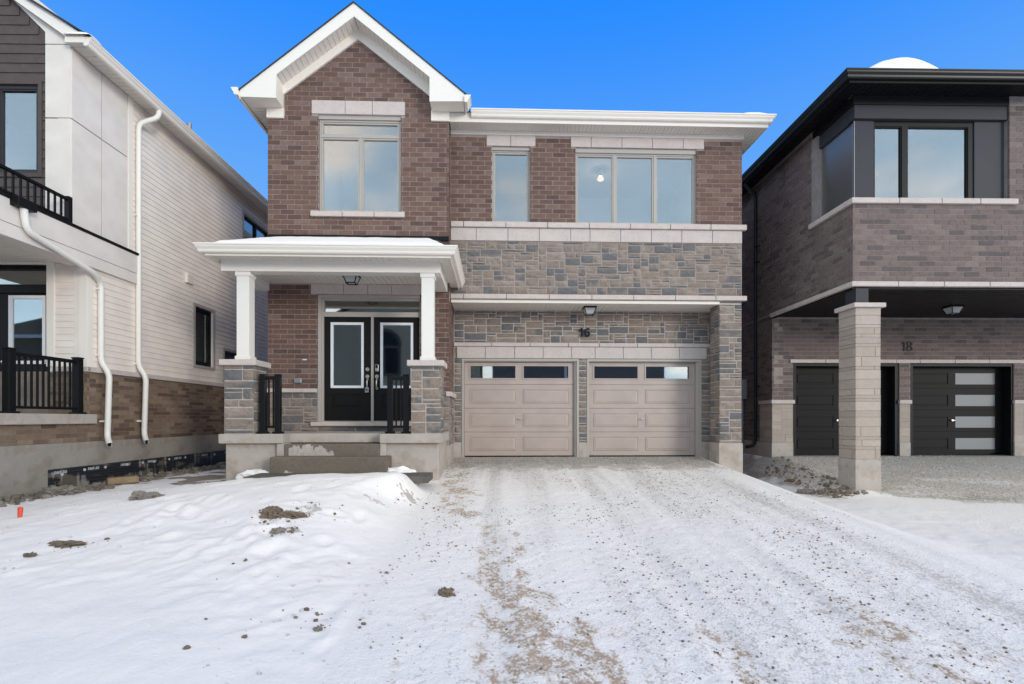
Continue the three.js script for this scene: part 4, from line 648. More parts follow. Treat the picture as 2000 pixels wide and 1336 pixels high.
// ================================================================== the dark house on the right (frame: x = 0 is its side wall facing us)
const Rh = building('dark_house', 'modern grey-brown brick house with black trim, overhanging bay and number 18', [6.17, 0, 0], 0.9, [3, 0, -11.5]);
{
  const B = -8.83, G = -11.54, C = -8.759, END = -16;
  // bay and upper walls
  const bay = Rh.part('bay_wall', merge([box(0.006, 9, 3.18, 4.64, B - 0.25, B - 0.006), box(2.82, 9, 4.64, 6.6, B - 0.25, B - 0.006)]), M.mortarDark);
  brickField(Rh, bay, 'grey', 'front', B, { u0: 0, u1: 8.9, v0: 3.265, v1: 4.63 });
  brickField(Rh, bay, 'grey', 'front', B, { u0: 2.816, u1: 8.9, v0: 4.64, v1: 6.40 });
  const sw = Rh.part('side_wall', merge([box(0.006, 0.25, 3.18, 4.64, G - 0.001, B - 0.251), box(0.006, 0.25, 4.64, 6.6, END, -10.045), box(0.006, 0.25, -0.9, 4.64, END, G - 0.002)]), M.mortarDark);
  brickField(Rh, sw, 'grey', 'left', 0, { u0: -10.045, u1: B, v0: 3.265, v1: 4.63, phase: 0.1 });
  brickField(Rh, sw, 'grey', 'left', 0, { u0: -14.5, u1: -10.045, v0: 3.265, v1: 6.55, phase: 0.1 });
  brickField(Rh, sw, 'grey', 'left', 0, { u0: -14.5, u1: G, v0: 1.28, v1: 3.26, phase: 0.1 });
  brickField(Rh, sw, 'grey', 'left', 0, { u0: -14.5, u1: -12.12, v0: 0.3, v1: 1.275, phase: 0.1 });
  const bands = Rh.group('ledge');
  stonesRow(Rh, bands, 'ledge_stone', [-0.05, 0.78, 1.6, 2.42, 3.24, 4.06, 4.9, 5.7, 6.5, 7.3, 8.1, 8.95], 3.17, 3.258, B - 0.03, B + 0.05, M.cast, 0.012);
  for (const [a, b] of [[-9.47, B - 0.03], [-10.12, -9.47], [-10.77, -10.12], [-11.2, -10.77], [-11.56, -11.2]]) sub(bands, 'ledge_stone', rbox(-0.05, 0.04, 3.17, 3.258, a + 0.004, b - 0.004, 0.012), M.cast);
  stonesRow(Rh, bands, 'ledge_stone', [-0.05, 0.8, 1.56, 2.25, 2.936], 4.632, 4.732, B - 0.12, B + 0.05, M.cast, 0.014);
  for (const [a, b] of [[-9.45, B - 0.12], [-10.08, -9.45]]) sub(bands, 'ledge_stone', rbox(-0.05, 0.12, 4.632, 4.732, a + 0.004, b - 0.004, 0.014), M.cast);
  // dark corner panels, corner window and bulkheads
  const pz = B - 0.09;
  const pan = Rh.group('corner_cladding');
  sub(pan, 'panel', rbox(0.095, 0.443, 4.733, 6.16, pz - 0.05, pz, 0.006), M.charcoal);
  sub(pan, 'panel', rbox(2.262, 2.80, 4.733, 6.16, pz - 0.05, pz, 0.006), M.charcoal);
  sub(pan, 'panel', rbox(0.095, 0.12, 4.733, 6.14, -9.86, pz - 0.052, 0.004), M.charcoalGloss);
  sub(pan, 'corner_bead', merge([box(0.088, 0.0945, 4.733, 6.15, pz - 0.02, pz + 0.002), box(0.088, 0.0945, 4.733, 6.14, -9.865, -9.85), box(2.801, 2.812, 4.733, 6.15, pz - 0.05, pz + 0.01)]), M.galv);
  sub(pan, 'return', box(0.007, 0.13, 4.64, 6.4, -10.044, -9.866), M.mortarDark);
  windowPart(Rh, 'window', at(0, 0, pz), { x0: 0.445, x1: 2.26, y0: 4.733, y1: 6.158, lites: [[0.47, 0.965, 4.735, 6.07], [1.07, 2.17, 4.735, 6.07]], frame: M.black, glass: M.glassUp, inset: 0.02, sash: 0.014, label: 'black-framed corner window over the garage' });
  sub(pan, 'bulkhead', merge([rbox(0.05, 9, 6.162, 6.40, B - 0.2, B - 0.03, 0.004), rbox(0.05, 0.2, 6.142, 6.40, -10.04, B - 0.201, 0.004)]), M.charcoal);
  sub(pan, 'bulkhead', merge([rbox(0.02, 9, 6.404, 6.56, B - 0.2, B - 0.012, 0.004), rbox(0.02, 0.2, 6.404, 6.56, -10.04, B - 0.201, 0.004)]), M.blackSatin);
  // eave
  Rh.part('eave_soffit', merge([soffitStrips(-0.33, 9.3, B - 0.012, -8.44, 6.562, 'x', 0.1), soffitStrips(-0.33, 0.0, END, B - 0.013, 6.562, 'z', 0.15)]), M.black, undefined, 'stuff');
  Rh.part('fascia', merge([box(-0.34, 9.3, 6.50, 6.66, -8.445, -8.42), box(-0.345, -0.32, 6.50, 6.66, END, -8.446)]), M.black);
  const gu = Rh.group('gutter');
  sub(gu, 'trough', run(GUT, [-0.345, -8.42], [9.3, -8.42], [0, 1], 6.672, 1, 0), M.blackSatin);
  sub(gu, 'trough', run(GUT, [-0.345, -8.42], [-0.345, END], [-1, 0], 6.672, 1, 0), M.blackSatin);
  const e = 6.655;
  Rh.part('hip_roof', quads([[[-0.36, e, -8.41], [9.4, e, -8.41], [9.4, e + 1.6, -12.2], [3.4, e + 1.6, -12.2]], [[-0.36, e, END], [-0.36, e, -8.41], [3.4, e + 1.6, -12.2]], [[9.4, e, END], [-0.36, e, END], [3.4, e + 1.6, -12.2], [9.4, e + 1.6, -12.2]]]), M.shingle);
  // soffit over the parking bay, wall of the garage
  Rh.part('carport_ceiling', soffitStrips(0.04, 9, G, B - 0.255, 3.168, 'z', 0.11), M.black, undefined, 'stuff');
  Rh.part('ceiling_trim', merge([box(0.01, 9, 3.14, 3.168, B - 0.25, B - 0.04), box(0.01, 0.06, 3.14, 3.168, G, B - 0.251)]), M.black);
  const gw = Rh.part('garage_wall', slab(rect(0.25, 9, -0.6, 3.17), G - 0.3, G - 0.006, [[0.486, 2.964, -0.02, 2.125], [3.215, 5.652, -0.02, 2.125]]), M.mortarDark);
  Rh.part('pier_core', box(0.006, 0.251, -0.6, 3.17, G - 0.3, G - 0.0065), M.mortarDark);
  brickField(Rh, gw, 'grey', 'front', G, { u0: 0, u1: 8.9, v0: 2.21, v1: 3.15 });
  brickField(Rh, gw, 'grey', 'front', G, { u0: 0, u1: 0.48, v0: 1.28, v1: 2.21 });
  brickField(Rh, gw, 'grey', 'front', G, { u0: 2.97, u1: 3.21, v0: 1.28, v1: 2.12 });
  brickField(Rh, gw, 'grey', 'front', G, { u0: 5.66, u1: 8.9, v0: 1.28, v1: 2.21 });
  stoneField(Rh, gw, 'front', G, { u0: 0, u1: 0.484, v0: 0.30, v1: 1.18, seed: 31, lime: true, mu: 0.045, mv: 0.06, j: 0.008 });
  stoneField(Rh, gw, 'front', G, { u0: 2.968, u1: 3.211, v0: 0.30, v1: 1.18, seed: 32, lime: true, mu: 0.08, mv: 0.07, j: 0.008 });
  stoneField(Rh, gw, 'front', G, { u0: 5.656, u1: 8.9, v0: 0.30, v1: 1.18, seed: 33, lime: true, mu: 0.045, mv: 0.06, j: 0.008 });
  stoneField(Rh, sw, 'left', 0, { u0: -12.1, u1: G, v0: 0.30, v1: 1.18, seed: 34, lime: true, mu: 0.045, mv: 0.06, j: 0.008 });
  const lg = Rh.group('pier_ledge');
  sub(lg, 'ledge_stone', rbox(-0.035, 0.51, 1.185, 1.274, G - 0.03, G + 0.045, 0.01), M.cast); sub(lg, 'ledge_stone', rbox(-0.035, 0.05, 1.185, 1.274, -12.12, G - 0.032, 0.01), M.cast);
  sub(lg, 'ledge_stone', rbox(2.945, 3.235, 1.185, 1.274, G - 0.03, G + 0.035, 0.01), M.cast); sub(lg, 'ledge_stone', rbox(5.63, 9, 1.185, 1.274, G - 0.03, G + 0.035, 0.01), M.cast);
  stonesRow(Rh, lg, 'lintel_stone', [0.403, 1.223, 2.04, 2.868, 3.418, 4.233, 5.038, 5.857], 2.122, 2.203, G - 0.03, G + 0.035, M.cast, 0.008);
  for (const b of [[-0.012, 0.484, -1.1, 0.295, G - 0.3, G + 0.012], [-0.012, 0.3, -1.1, 0.295, END, G - 0.301], [2.966, 3.213, -0.6, 0.295, G - 0.3, G + 0.008], [5.654, 9, -0.6, 0.295, G - 0.3, G + 0.008]]) Rh.part('foundation', box(...b), M.concrete);
  // column
  const col = Rh.part('stone_column', box(0.014, 0.431, 0.1, 2.79, -9.196, C - 0.012), M.stoneJoint);
  courseField(Rh, col, 'front', C, { u0: 0, u1: 0.445, v0: 0.135, v1: 2.785, seed: 41 });
  courseField(Rh, col, 'left', 0, { u0: -9.21, u1: C, v0: 0.135, v1: 2.785, seed: 41 });
  courseField(Rh, col, 'right', 0.445, { u0: -9.21, u1: C, v0: 0.135, v1: 2.785, seed: 41, seen: false });
  Rh.part('column_base', rbox(-0.008, 0.453, -1.0, 0.13, -9.215, C + 0.008, 0.012), M.concrete);
  Rh.part('column_cap', rbox(-0.054, 0.51, 2.788, 2.868, -9.26, C + 0.05, 0.012), M.cast);
  Rh.part('column_post', rbox(0.045, 0.275, 2.868, 3.145, -9.10, C - 0.06, 0.006), M.charcoal);
  // garage doors with frosted lites
  const gd = (x0, ox0, ox1, label) => {
    const g = Rh.group('garage_door', label), z = -11.79, x1 = x0 + 2.31;
    sub(g, 'jamb', merge([box(ox0 + 0.002, x0, 0, 2.12, z - 0.06, G - 0.03), box(x1, ox1 - 0.002, 0, 2.12, z - 0.06, G - 0.03), box(x0, x1, 2.055, 2.12, z - 0.06, G - 0.03)]), M.black);
    const ys = [0.03, 0.54, 1.05, 1.56, 2.054];
    for (let i = 0; i < 4; i++) {
      const c = ys[i] + 0.09, d = c + 0.268, a = x0 + 1.193, b = x0 + 2.16;
      sub(g, 'door_section', slab(rect(x0 + 0.002, x1 - 0.002, ys[i] + 0.003, ys[i + 1] - 0.003), z - 0.05, z, [[a, b, c, d]]), M.garageBlack);
      sub(g, 'pane', box(a - 0.004, b + 0.004, c - 0.004, d + 0.004, z - 0.022, z - 0.018), M.frosted);
      const p = x0 + 0.11, q = x0 + 1.02, k = 0.03;
      sub(g, 'raised_panel', merge([slab(rect(p, q, c - 0.01, d + 0.01), z + 0.0005, z + 0.012, [[p + 0.014, q - 0.014, c + 0.004, d - 0.004]]), rbox(p + k + 0.014, q - k - 0.014, c + k, d - k, z - 0.01, z + 0.012, 0.009)]), M.garageBlack);
    }
    sub(g, 'handle', merge([new THREE.CapsuleGeometry(0.011, 0.08, 3, 8).rotateZ(Math.PI / 2).translate(x0 + 1.10, 0.805, z + 0.045), new THREE.CylinderGeometry(0.018, 0.018, 0.05, 12).rotateX(Math.PI / 2).translate(x0 + 1.08, 0.805, z + 0.025)]), M.metal);
    sub(g, 'backing', box(x0 + 0.001, x1 - 0.001, 0.0, 2.06, z - 0.075, z - 0.055), M.black);
  };
  gd(0.57, 0.486, 2.964, 'black garage door half hidden by the pale column');
  gd(3.30, 3.215, 5.652, 'black garage door with four frosted lites in full view');
  { const n = Rh.group('house_number', 'black metal numerals reading 18'); sub(n, 'digit', text('1', 0.215, 0.008, font).translate(2.975, 2.40, G + 0.012), M.black); sub(n, 'digit', text('8', 0.215, 0.008, font).translate(3.105, 2.40, G + 0.012), M.black); }
  { const d = Rh.group('downspout', 'black downspout on the side wall'); sub(d, 'pipe', pipe([[-0.33, 6.56, -12.15], [-0.30, 6.45, -12.15], [-0.06, 6.28, -12.2], [-0.06, 0.30, -12.2], [-0.12, 0.18, -12.2], [-0.28, 0.16, -12.2]], 0.04, 0.1, 10), M.blackSatin); for (const y of [5.0, 4.62, 1.62]) sub(d, 'strap', rbox(-0.10, 0.0, y - 0.015, y + 0.015, -12.15, -12.10, 0.004), M.blackSatin); }
  Rh.part('far_wall', merge([box(0.3, 9, -0.6, 6.6, END - 0.2, END), box(8.8, 9, 3.18, 6.6, END, B - 0.25), box(8.8, 9, -0.6, 3.18, END, G - 0.3)]), TM.grey[0]);
  flush(Rh, 'brick', 'grey'); flush(Rh, 'stone');
  const w = Rh.world(3.14, 3.166, -10.34); lantern(...w, 'lantern under the black ceiling of the dark carport', Rh.turn);
  { const m = new THREE.Group(), p = Rh.world(-0.012, 0, -12.83); m.name = numbered('utility_meter'); m.position.set(...p); m.rotation.y = Rh.turn; tag(m, 'grey metal utility box on a conduit in the gap between the houses', 'meter box'); scene.add(m);
    sub(m, 'box', rbox(-0.13, 0, 1.34, 1.83, -0.13, 0.13, 0.01), M.galv); sub(m, 'window', box(-0.133, -0.13, 1.6, 1.78, -0.07, 0.07), M.charcoal); sub(m, 'conduit', new THREE.CylinderGeometry(0.03, 0.03, 2.1, 12).translate(-0.07, 0.29, 0), M.galv); sub(m, 'coupling', new THREE.CylinderGeometry(0.04, 0.04, 0.12, 12).translate(-0.07, 0.72, 0), M.galv); }
}
// ================================================================== ground: snowy yard, gravel drives
const DX0 = -0.95, DX1 = 4.32, NX0 = 6.0;           // edges of the two drives
const driveY = (D) => (D > 10.8 ? 0.03 : D > 1.5 ? 0.03 - 0.081 * (10.8 - D) : -0.723 - 0.03 * (1.5 - Math.max(D, -2.5)));
const g2 = (x, z, cx, cz, sx, sz) => Math.exp(-(((x - cx) / sx) ** 2) - (((z - cz) / sz) ** 2));
const TRACKS = [-0.05, 1.42, 2.35, 3.7], wob = (D) => 0.10 * Math.sin(D * 0.55) + 0.03 * D - 0.15;
function groundY(x, D) {
  const dr = driveY(D), far = -0.72 - 0.03 * (1.5 - Math.max(Math.min(D, 1.5), -2.5));
  // left yard
  let yard = D > 6 ? -0.20 : D > 1.5 ? -0.20 - 0.115 * (6 - D) : far;
  yard = mix(yard, far, ss(3.0, 1.2, D));
  yard += 0.27 * g2(x, D, -2.45, 7.0, 1.9, 1.1) * ss(-0.7, -1.35, x) + 0.08 * g2(x, D, -2.3, 5.6, 1.4, 1.0) + 0.1 * g2(x, D, -1.35, 7.25, 0.5, 0.5);
  if (D > 8.2 && x > -4.4 && x < -0.8) yard = Math.min(yard, -0.08);
  // gap on the right and neighbour's drive
  const swale = D > 2 ? -0.53 - 0.03 * Math.max(0, 5 - D) : far;
  const nd = D > 11.3 ? -0.02 : D > 8.4 ? -0.02 - 0.155 * (11.3 - D) : -0.47 - 0.035 * (8.4 - D);
  const ndy = Math.min(nd, D < 1.5 ? far : 9);
  const fine = fbm(x * 1.3 + 30, D * 1.3 + 30, 3) - 0.5, small = fbm(x * 6 + 3, D * 6 + 8, 3) - 0.5;
  let y;
  if (x < DX0) { const t = ss(DX0, DX0 - mix(1.0, 0.4, ss(6.3, 7.2, D)), x + fine * 0.3 * ss(7.2, 6.3, D)); const rough = 0.38 * ss(0.53, 0.63, fbm(x * 1.1 + 70, D * 1.1 + 15, 3) + 0.10 * g2(x, D, -1.6, 4.2, 0.9, 2.6) + 0.07 * g2(x, D, -1.8, 6.4, 1.2, 0.8)); y = mix(dr, yard, t) + (0.07 * fine + 0.018 * small + rough * (0.045 * (vn(x * 10 + 3, D * 10) - 0.5) + 0.028 * (vn(x * 21, D * 21 + 9) - 0.5))) * ss(DX0, DX0 - 0.35, x); }
  else if (x <= DX1) y = dr;
  else { const t = ss(DX1, DX1 + 0.75, x), n = ss(5.75, 6.45 + ss(8.6, 7, D) * 1.5, x); y = mix(mix(dr, swale, t), ndy, n * ss(5.2, 7.2, D)) + 0.02 * small * ss(DX1, DX1 + 0.4, x) * (1 - n) + 0.05 * fine * (1 - n) * t; }
  // wheel ruts and crumbs on the drive
  if (x >= DX0 && x <= DX1) { const e = Math.min(x - DX0, DX1 - x), f = ss(0, 0.3, e); let rut = 0; for (const c of TRACKS) { const u = (x - c - wob(D)) / 0.12; const a = ss(0.35, 0.62, fbm(c * 7 + 2, D * 0.6 + c, 2)) * (c > 3 ? 0.4 : 1); rut += -0.016 * a * Math.exp(-(u ** 4)) + 0.012 * a * Math.exp(-((Math.abs(u) - 1.6) ** 2) * 3) * (0.4 + fine); } y += f * (0.010 * small + 0.008 * (vn(x * 26, D * 22) - 0.5) + 0.02 * fine + rut * ss(10.4, 8.5, D)); }
  return y;
}
const dents = []; { const r = rng(91);
  const pathL = (t) => [mix(-1.0, -3.6, t) + 0.4 * Math.sin(t * 6), mix(3.0, 6.4, t)];
  for (let i = 0; i < 26; i++) { const [x, d] = pathL(r()); dents.push([x + (r() - 0.5) * 0.9, d + (r() - 0.5) * 0.8, 0.05 + r() * 0.07, 0.09 + r() * 0.1, 0.012 + r() * 0.02]); }
  for (let i = 0; i < 16; i++) dents.push([-1.1 - r() * 2.6, 5.0 + r() * 2.2, 0.05 + r() * 0.09, 0.05 + r() * 0.1, 0.008 + r() * 0.016]);
  for (let i = 0; i < 26; i++) dents.push([-6 + r() * 5, 2.4 + r() * 4.5, 0.03 + r() * 0.06, 0.03 + r() * 0.06, (r() - 0.4) * 0.018]);
}
const yardY = (x, D) => { let y = groundY(x, D); if (x < DX0 - 0.1) for (const [a, b, c, d, e] of dents) { const u = (x - a) / c, v = (D - b) / d, q = u * u + v * v; if (q < 6) y += -e * Math.exp(-q) + e * 0.55 * Math.exp(-((Math.sqrt(q) - 1.5) ** 2) * 3); } return y; };
const lines = (inner, lo, hi, outLo, outHi, step) => { const l = []; for (let v = lo, s = step * 1.3; v > outLo; s *= 1.28) { v = Math.max(outLo, v - s); l.unshift(v); } l.push(...inner); for (let v = hi, s = step * 1.3; v < outHi; s *= 1.28) { v = Math.min(outHi, v + s); l.push(v); } return l; };
const xi = []; for (let x = -7; x < DX0 - 0.01; x += 0.036) xi.push(x); for (let i = 0; i <= 130; i++) xi.push(mix(DX0, DX1, i / 130)); for (let i = 1; i <= 46; i++) xi.push(mix(DX1, NX0, i / 46)); for (let x = NX0 + 0.05; x < 10; x += 0.05) xi.push(x);
const di = []; for (let d = 2.0, s = 0.018; d < 12.4; d += s, s = 0.014 + d * 0.0032) di.push(d);
const XL = lines(xi, -7, xi[xi.length - 1], -220, 220, 0.06), DL = lines(di, 2.0, di[di.length - 1], -220, 220, 0.05);
function sheet(i0, i1, j0, j1, uvf) {
  const nx = i1 - i0 + 1, nd = j1 - j0 + 1, pos = new Float32Array(nx * nd * 3), uv = new Float32Array(nx * nd * 2), uv1 = new Float32Array(nx * nd * 2), idx = [];
  for (let j = 0; j < nd; j++) for (let i = 0; i < nx; i++) { const x = XL[i0 + i], D = DL[j0 + j], k = j * nx + i; pos.set([x, yardY(x, D), -D], k * 3); uv.set(uvf(x, D), k * 2); uv1.set([x * 0.7, D * 0.7], k * 2); }
  for (let j = 0; j < nd - 1; j++) for (let i = 0; i < nx - 1; i++) { const a = j * nx + i; idx.push(a, a + 1, a + nx + 1, a, a + nx + 1, a + nx); }
  const g = new THREE.BufferGeometry(); g.setAttribute('position', new THREE.BufferAttribute(pos, 3)); g.setAttribute('uv', new THREE.BufferAttribute(uv, 2)); g.setAttribute('uv1', new THREE.BufferAttribute(uv1, 2)); g.setIndex(idx); g.computeVertexNormals(); return g;
}
const snowBump = dataTex(512, 512, (u, v) => { const n = 0.55 * tileN(u, v, 9, 4, 71) + 0.25 * tileN(u, v, 36, 3, 20) + 0.2 * tileN(u, v, 110, 2, 15); return [n, n, n]; }); snowBump.channel = 1;
const gravelBump = dataTex(512, 512, (u, v) => { const n = 0.5 * tileN(u, v, 60, 2, 7) + 0.5 * tileN(u, v, 130, 1, 19); return [n, n, n]; }); gravelBump.channel = 1;
const SNOW = [0.835, 0.805, 0.79];
const gravelAt = (x, D) => { const p = vn(x * 46, D * 46), q = vn(x * 95 + 7, D * 95), w = vn(x * 22 + 50, D * 22), k = 0.55 + 0.55 * p * 0.6 + 0.5 * (q - 0.5); const wm = 0.5 + 0.5 * w; return [0.46 * k, mix(0.405, 0.425, wm) * k, mix(0.34, 0.39, wm) * k]; };
// drive: gravel under trodden snow, brown mud where feet and wheels scraped it
const DN = { x0: DX0, x1: DX1, d0: 1.2, d1: 11.3 };
const driveTex = dataTex(1400, 2048, (u, v) => {
  const x = mix(DN.x0, DN.x1, u), D = mix(DN.d0, DN.d1, v), gr = gravelAt(x, D);
  const n = fbm(x * 1.1 + 3, D * 0.55 + 7, 4), m = fbm(x * 7, D * 5, 4), f = fbm(x * 26, D * 20, 3), h = vn(x * 70, D * 60), q = vn(x * 130 + 9, D * 110);
  const lane = fbm(x * 4.5 - 0.13 * D + 20, D * 0.28 + 11, 4), hair = fbm(x * 15 - 0.4 * D, D * 0.9 + 40, 3);   // streaks drawn out along the drive by wheels and shovel
  const nearDoor = ss(9.0, 10.3, D + (m - 0.5) * 0.9), edge = ss(0.6, 0.1, x - DX0 + (m - 0.5) * 0.4) * ss(9, 7.5, D), edgeR = ss(0.6, 0.1, DX1 - x + (m - 0.5) * 0.3);
  let tr = 0, tread = 0; for (const c of TRACKS) { const w = (x - c - wob(D)) / 0.13, k = Math.exp(-(w ** 4)); tr += k; tread += k * (0.5 + 0.5 * Math.sin(D * 74 + Math.abs(w) * 5)) * ss(0.45, 0.6, fbm(x * 2 + 3, D * 1.4 + c * 9, 3)); }
  let bare = -0.10 + 0.55 * (n - 0.5) + 0.75 * (lane - 0.47) + 0.35 * (hair - 0.5) + 1.6 * nearDoor + 0.14 * ss(6, 9, D) + 0.10 * tr - 0.3 * edge - 0.35 * edgeR;
  const spot = 0.42 * f + 0.33 * h + 0.25 * q, b = ss(0.585 - bare * 0.40, 0.665 - bare * 0.40, spot) * (0.5 + 0.5 * nearDoor);
  // mud: a trodden trail from the steps, smears in the wheel tracks near the street
  const tx = D > 5 ? mix(0.12, -0.72, ss(5, 7.6, D)) : 0.16, wd = mix(0.40, 0.24, ss(3, 7, D));
  const trail = g2(x, 0, tx + 0.3 * (fbm(D * 1.3, 3, 2) - 0.5), 0, wd, 9) * (0.65 + 0.5 * ss(5.5, 3.2, D)) + 0.75 * g2(x, 0, TRACKS[1] + wob(D), 0, 0.22, 9) * ss(4.6, 3.0, D) + 0.75 * g2(x, 0, TRACKS[2] + wob(D) + 0.2, 0, 0.5, 9) * ss(4.6, 2.9, D) + 0.55 * g2(x, 0, 0.75, 0, 0.3, 9) * ss(3.8, 2.8, D) + 0.45 * g2(x, D, -0.45, 7.3, 0.5, 0.7) + 0.4 * g2(x, 0, -0.55, 0, 0.12, 9) * ss(5, 3.5, D);
  const foot = fbm(x * 8.5 + 40, D * 6 + 2, 3), rag = 0.45 * f + 0.3 * h + 0.25 * q;
  const mud = ss(0.50, 0.64, foot * 0.62 + 0.31 * trail + 0.10 * (m - 0.5)) * ss(0.12, 0.55, trail) * ss(0.33, 0.60, rag + 0.10 * (trail - 0.5)) + 0.7 * ss(0.60, 0.68, rag) * ss(0.35, 0.9, trail);
  const halo = ss(0.42, 0.62, foot * 0.62 + 0.27 * trail) * ss(0.1, 0.5, trail) * 0.22;                      // stained snow around the mud
  const pack = ss(0.45, 0.60, lane) * 0.5 + 0.35 * Math.min(1, tr) + 0.25 * tread, k = (0.985 + 0.07 * (f - 0.5)) * mix(1, 0.90, pack), br = 0.65 + 0.7 * f * (0.7 + 0.6 * q);
  const MUD = [0.335, 0.245, 0.170];
  return [0, 1, 2].map((i) => mix(mix(mix(SNOW[i] * k, [0.62, 0.53, 0.44][i], halo), gr[i], b * 0.9), MUD[i] * br, Math.min(1, mud) * (0.45 + 0.45 * ss(0.4, 0.62, rag))));
}, true, false);
const i0 = XL.findIndex((x) => Math.abs(x - DX0) < 1e-6), i1 = XL.findIndex((x) => Math.abs(x - DX1) < 1e-6), i2 = XL.findIndex((x) => Math.abs(x - NX0) < 1e-6), jb = DL.findIndex((d) => d >= 1.2), jt = DL.findIndex((d) => d >= 11.0), jn = DL.findIndex((d) => d >= 11.9);
const drive = single('driveway', sheet(i0, i1, jb, jt, (x, D) => [(x - DN.x0) / (DN.x1 - DN.x0), (D - DN.d0) / (DN.d1 - DN.d0)]), new THREE.MeshStandardMaterial({ map: driveTex, bumpMap: gravelBump, bumpScale: 0.005, roughness: 0.95 }), 'gravel driveway under thin trodden snow with brown mud trail', 'driveway', null, 'structure');
// neighbour's drive
const ND = { x0: NX0, x1: 13.4, d0: 5.4, d1: 12 };
const ndTex = dataTex(1024, 1024, (u, v) => {
  const x = mix(ND.x0, ND.x1, u), D = mix(ND.d0, ND.d1, v), gr = gravelAt(x + 60, D), m = fbm(x * 2.2 + 9, D * 2.2 + 4, 4), f = fbm(x * 24, D * 24, 3), s = fbm(x * 1.2, D * 3.5 + 20, 4);
  const lim = 8.75 - 0.75 * ss(6.2, 7.6, x) - 0.9 * ss(7.2, 9.5, x);
  const t = ss(lim - 0.1, lim + 0.12, D + (m - 0.5) * 0.9 + (f - 0.5) * 0.25), thin = ss(0.52, 0.6, f * 0.5 + s * 0.55) * 0.5 * ss(11, 9, D) * (x > 7 ? 1 : 0.6);
  const mud = ss(0.56, 0.64, m) * ss(0.4, 0.6, f) * (ss(0.9, 0.2, Math.abs(D - lim - 0.3)) + 0.8 * ss(7.2, 6.5, x) * ss(11.4, 10.4, D)) * 0.8;
  return [0, 1, 2].map((i) => mix(mix(SNOW[i], mix(Math.min(0.8, gr[i] * 1.5), [0.24, 0.19, 0.145][i] * (0.6 + 0.8 * f), mud), t), SNOW[i], thin));
}, true, false);
single('driveway', sheet(i2, XL.findIndex((x) => x >= 13), DL.findIndex((d) => d >= 5.4), jn, (x, D) => [(x - ND.x0) / (ND.x1 - ND.x0), (D - ND.d0) / (ND.d1 - ND.d0)]), new THREE.MeshStandardMaterial({ map: ndTex, bumpMap: gravelBump, bumpScale: 0.007, roughness: 0.95 }), 'pale gravel drive leading under the dark house beside the column', 'driveway', null, 'structure');
// yard
const YN = { x0: -8, x1: 8, d0: 1, d1: 13 };
const yardTex = dataTex(2048, 1536, (u, v) => {
  const x = mix(YN.x0, YN.x1, u), D = mix(YN.d0, YN.d1, v), f = fbm(x * 22, D * 22, 3), m = fbm(x * 3 + 4, D * 3 + 60, 4), k = 0.985 + 0.04 * (m - 0.5);
  let dirt = 0;
  const wallX = -6.43 + 0.0157 * D;                                   // bare soil along the cream house
  dirt = Math.max(dirt, ss(0.55, 0.3, (x - wallX) + (m - 0.5) * 0.5 + (f - 0.5) * 0.35) * (x < -4.3 ? 1 : 0));
  if (x < -4.3 && D > 7.6) dirt = Math.max(dirt, ss(0.5, 0.6, m + 0.10 * ss(8, 10, D) + 0.1 * (f - 0.5)));
  for (const [a, b, sx, sd, s] of [[-2.17, 5.35, 0.28, 0.16, 0.9], [-1.95, 5.55, 0.2, 0.3, 0.6], [-2.0, 5.0, 0.2, 0.1, 0.7], [-3.99, 4.87, 0.2, 0.06, 1.0], [-1.5, 6.3, 0.3, 0.12, 0.5], [-1.15, 6.9, 0.25, 0.3, 0.7]]) dirt = Math.max(dirt, s * ss(0.50, 0.62, g2(x, D, a, b, sx, sd) * 0.62 + (f - 0.5) * 0.8 + (m - 0.5) * 0.3));
  if (x > 4.3) { dirt = Math.max(dirt, ss(0.3, 0.1, Math.abs(x - 6.05) + (m - 0.5) * 0.5) * ss(9.2, 10.2, D) * 0.9, ss(0.6, 0.2, Math.hypot(x - 6.15, (D - 9.0) * 0.9) + (f - 0.5) * 0.5)); }
  const so = x > 4.3 ? [0.27, 0.22, 0.17] : [0.20, 0.165, 0.13], b = 0.55 + 0.9 * f;
  return [0, 1, 2].map((i) => mix(SNOW[i] * k, so[i] * b, dirt * 0.92));
}, true, false);
{ const parts = [], all = XL.length - 1, n = DL.length - 1, f = (x, D) => [Math.min(0.999, Math.max(0.001, (x - YN.x0) / (YN.x1 - YN.x0))), Math.min(0.999, Math.max(0.001, (D - YN.d0) / (YN.d1 - YN.d0)))];
  const i3 = XL.findIndex((x) => x >= 13), j3 = DL.findIndex((d) => d >= 5.4);
  parts.push(sheet(0, i0, 0, n, f), sheet(i0, i1, 0, jb, f), sheet(i0, i1, jt, n, f), sheet(i1, i2, 0, n, f), sheet(i2, i3, 0, j3, f), sheet(i2, i3, jn, n, f), sheet(i3, all, 0, n, f));
  const g = mergeGeometries(parts);
  single('ground', g, new THREE.MeshStandardMaterial({ map: yardTex, bumpMap: snowBump, bumpScale: 0.01, roughness: 0.9 }), 'snow-covered front yard heaped before the porch steps', 'ground', null, 'structure'); }

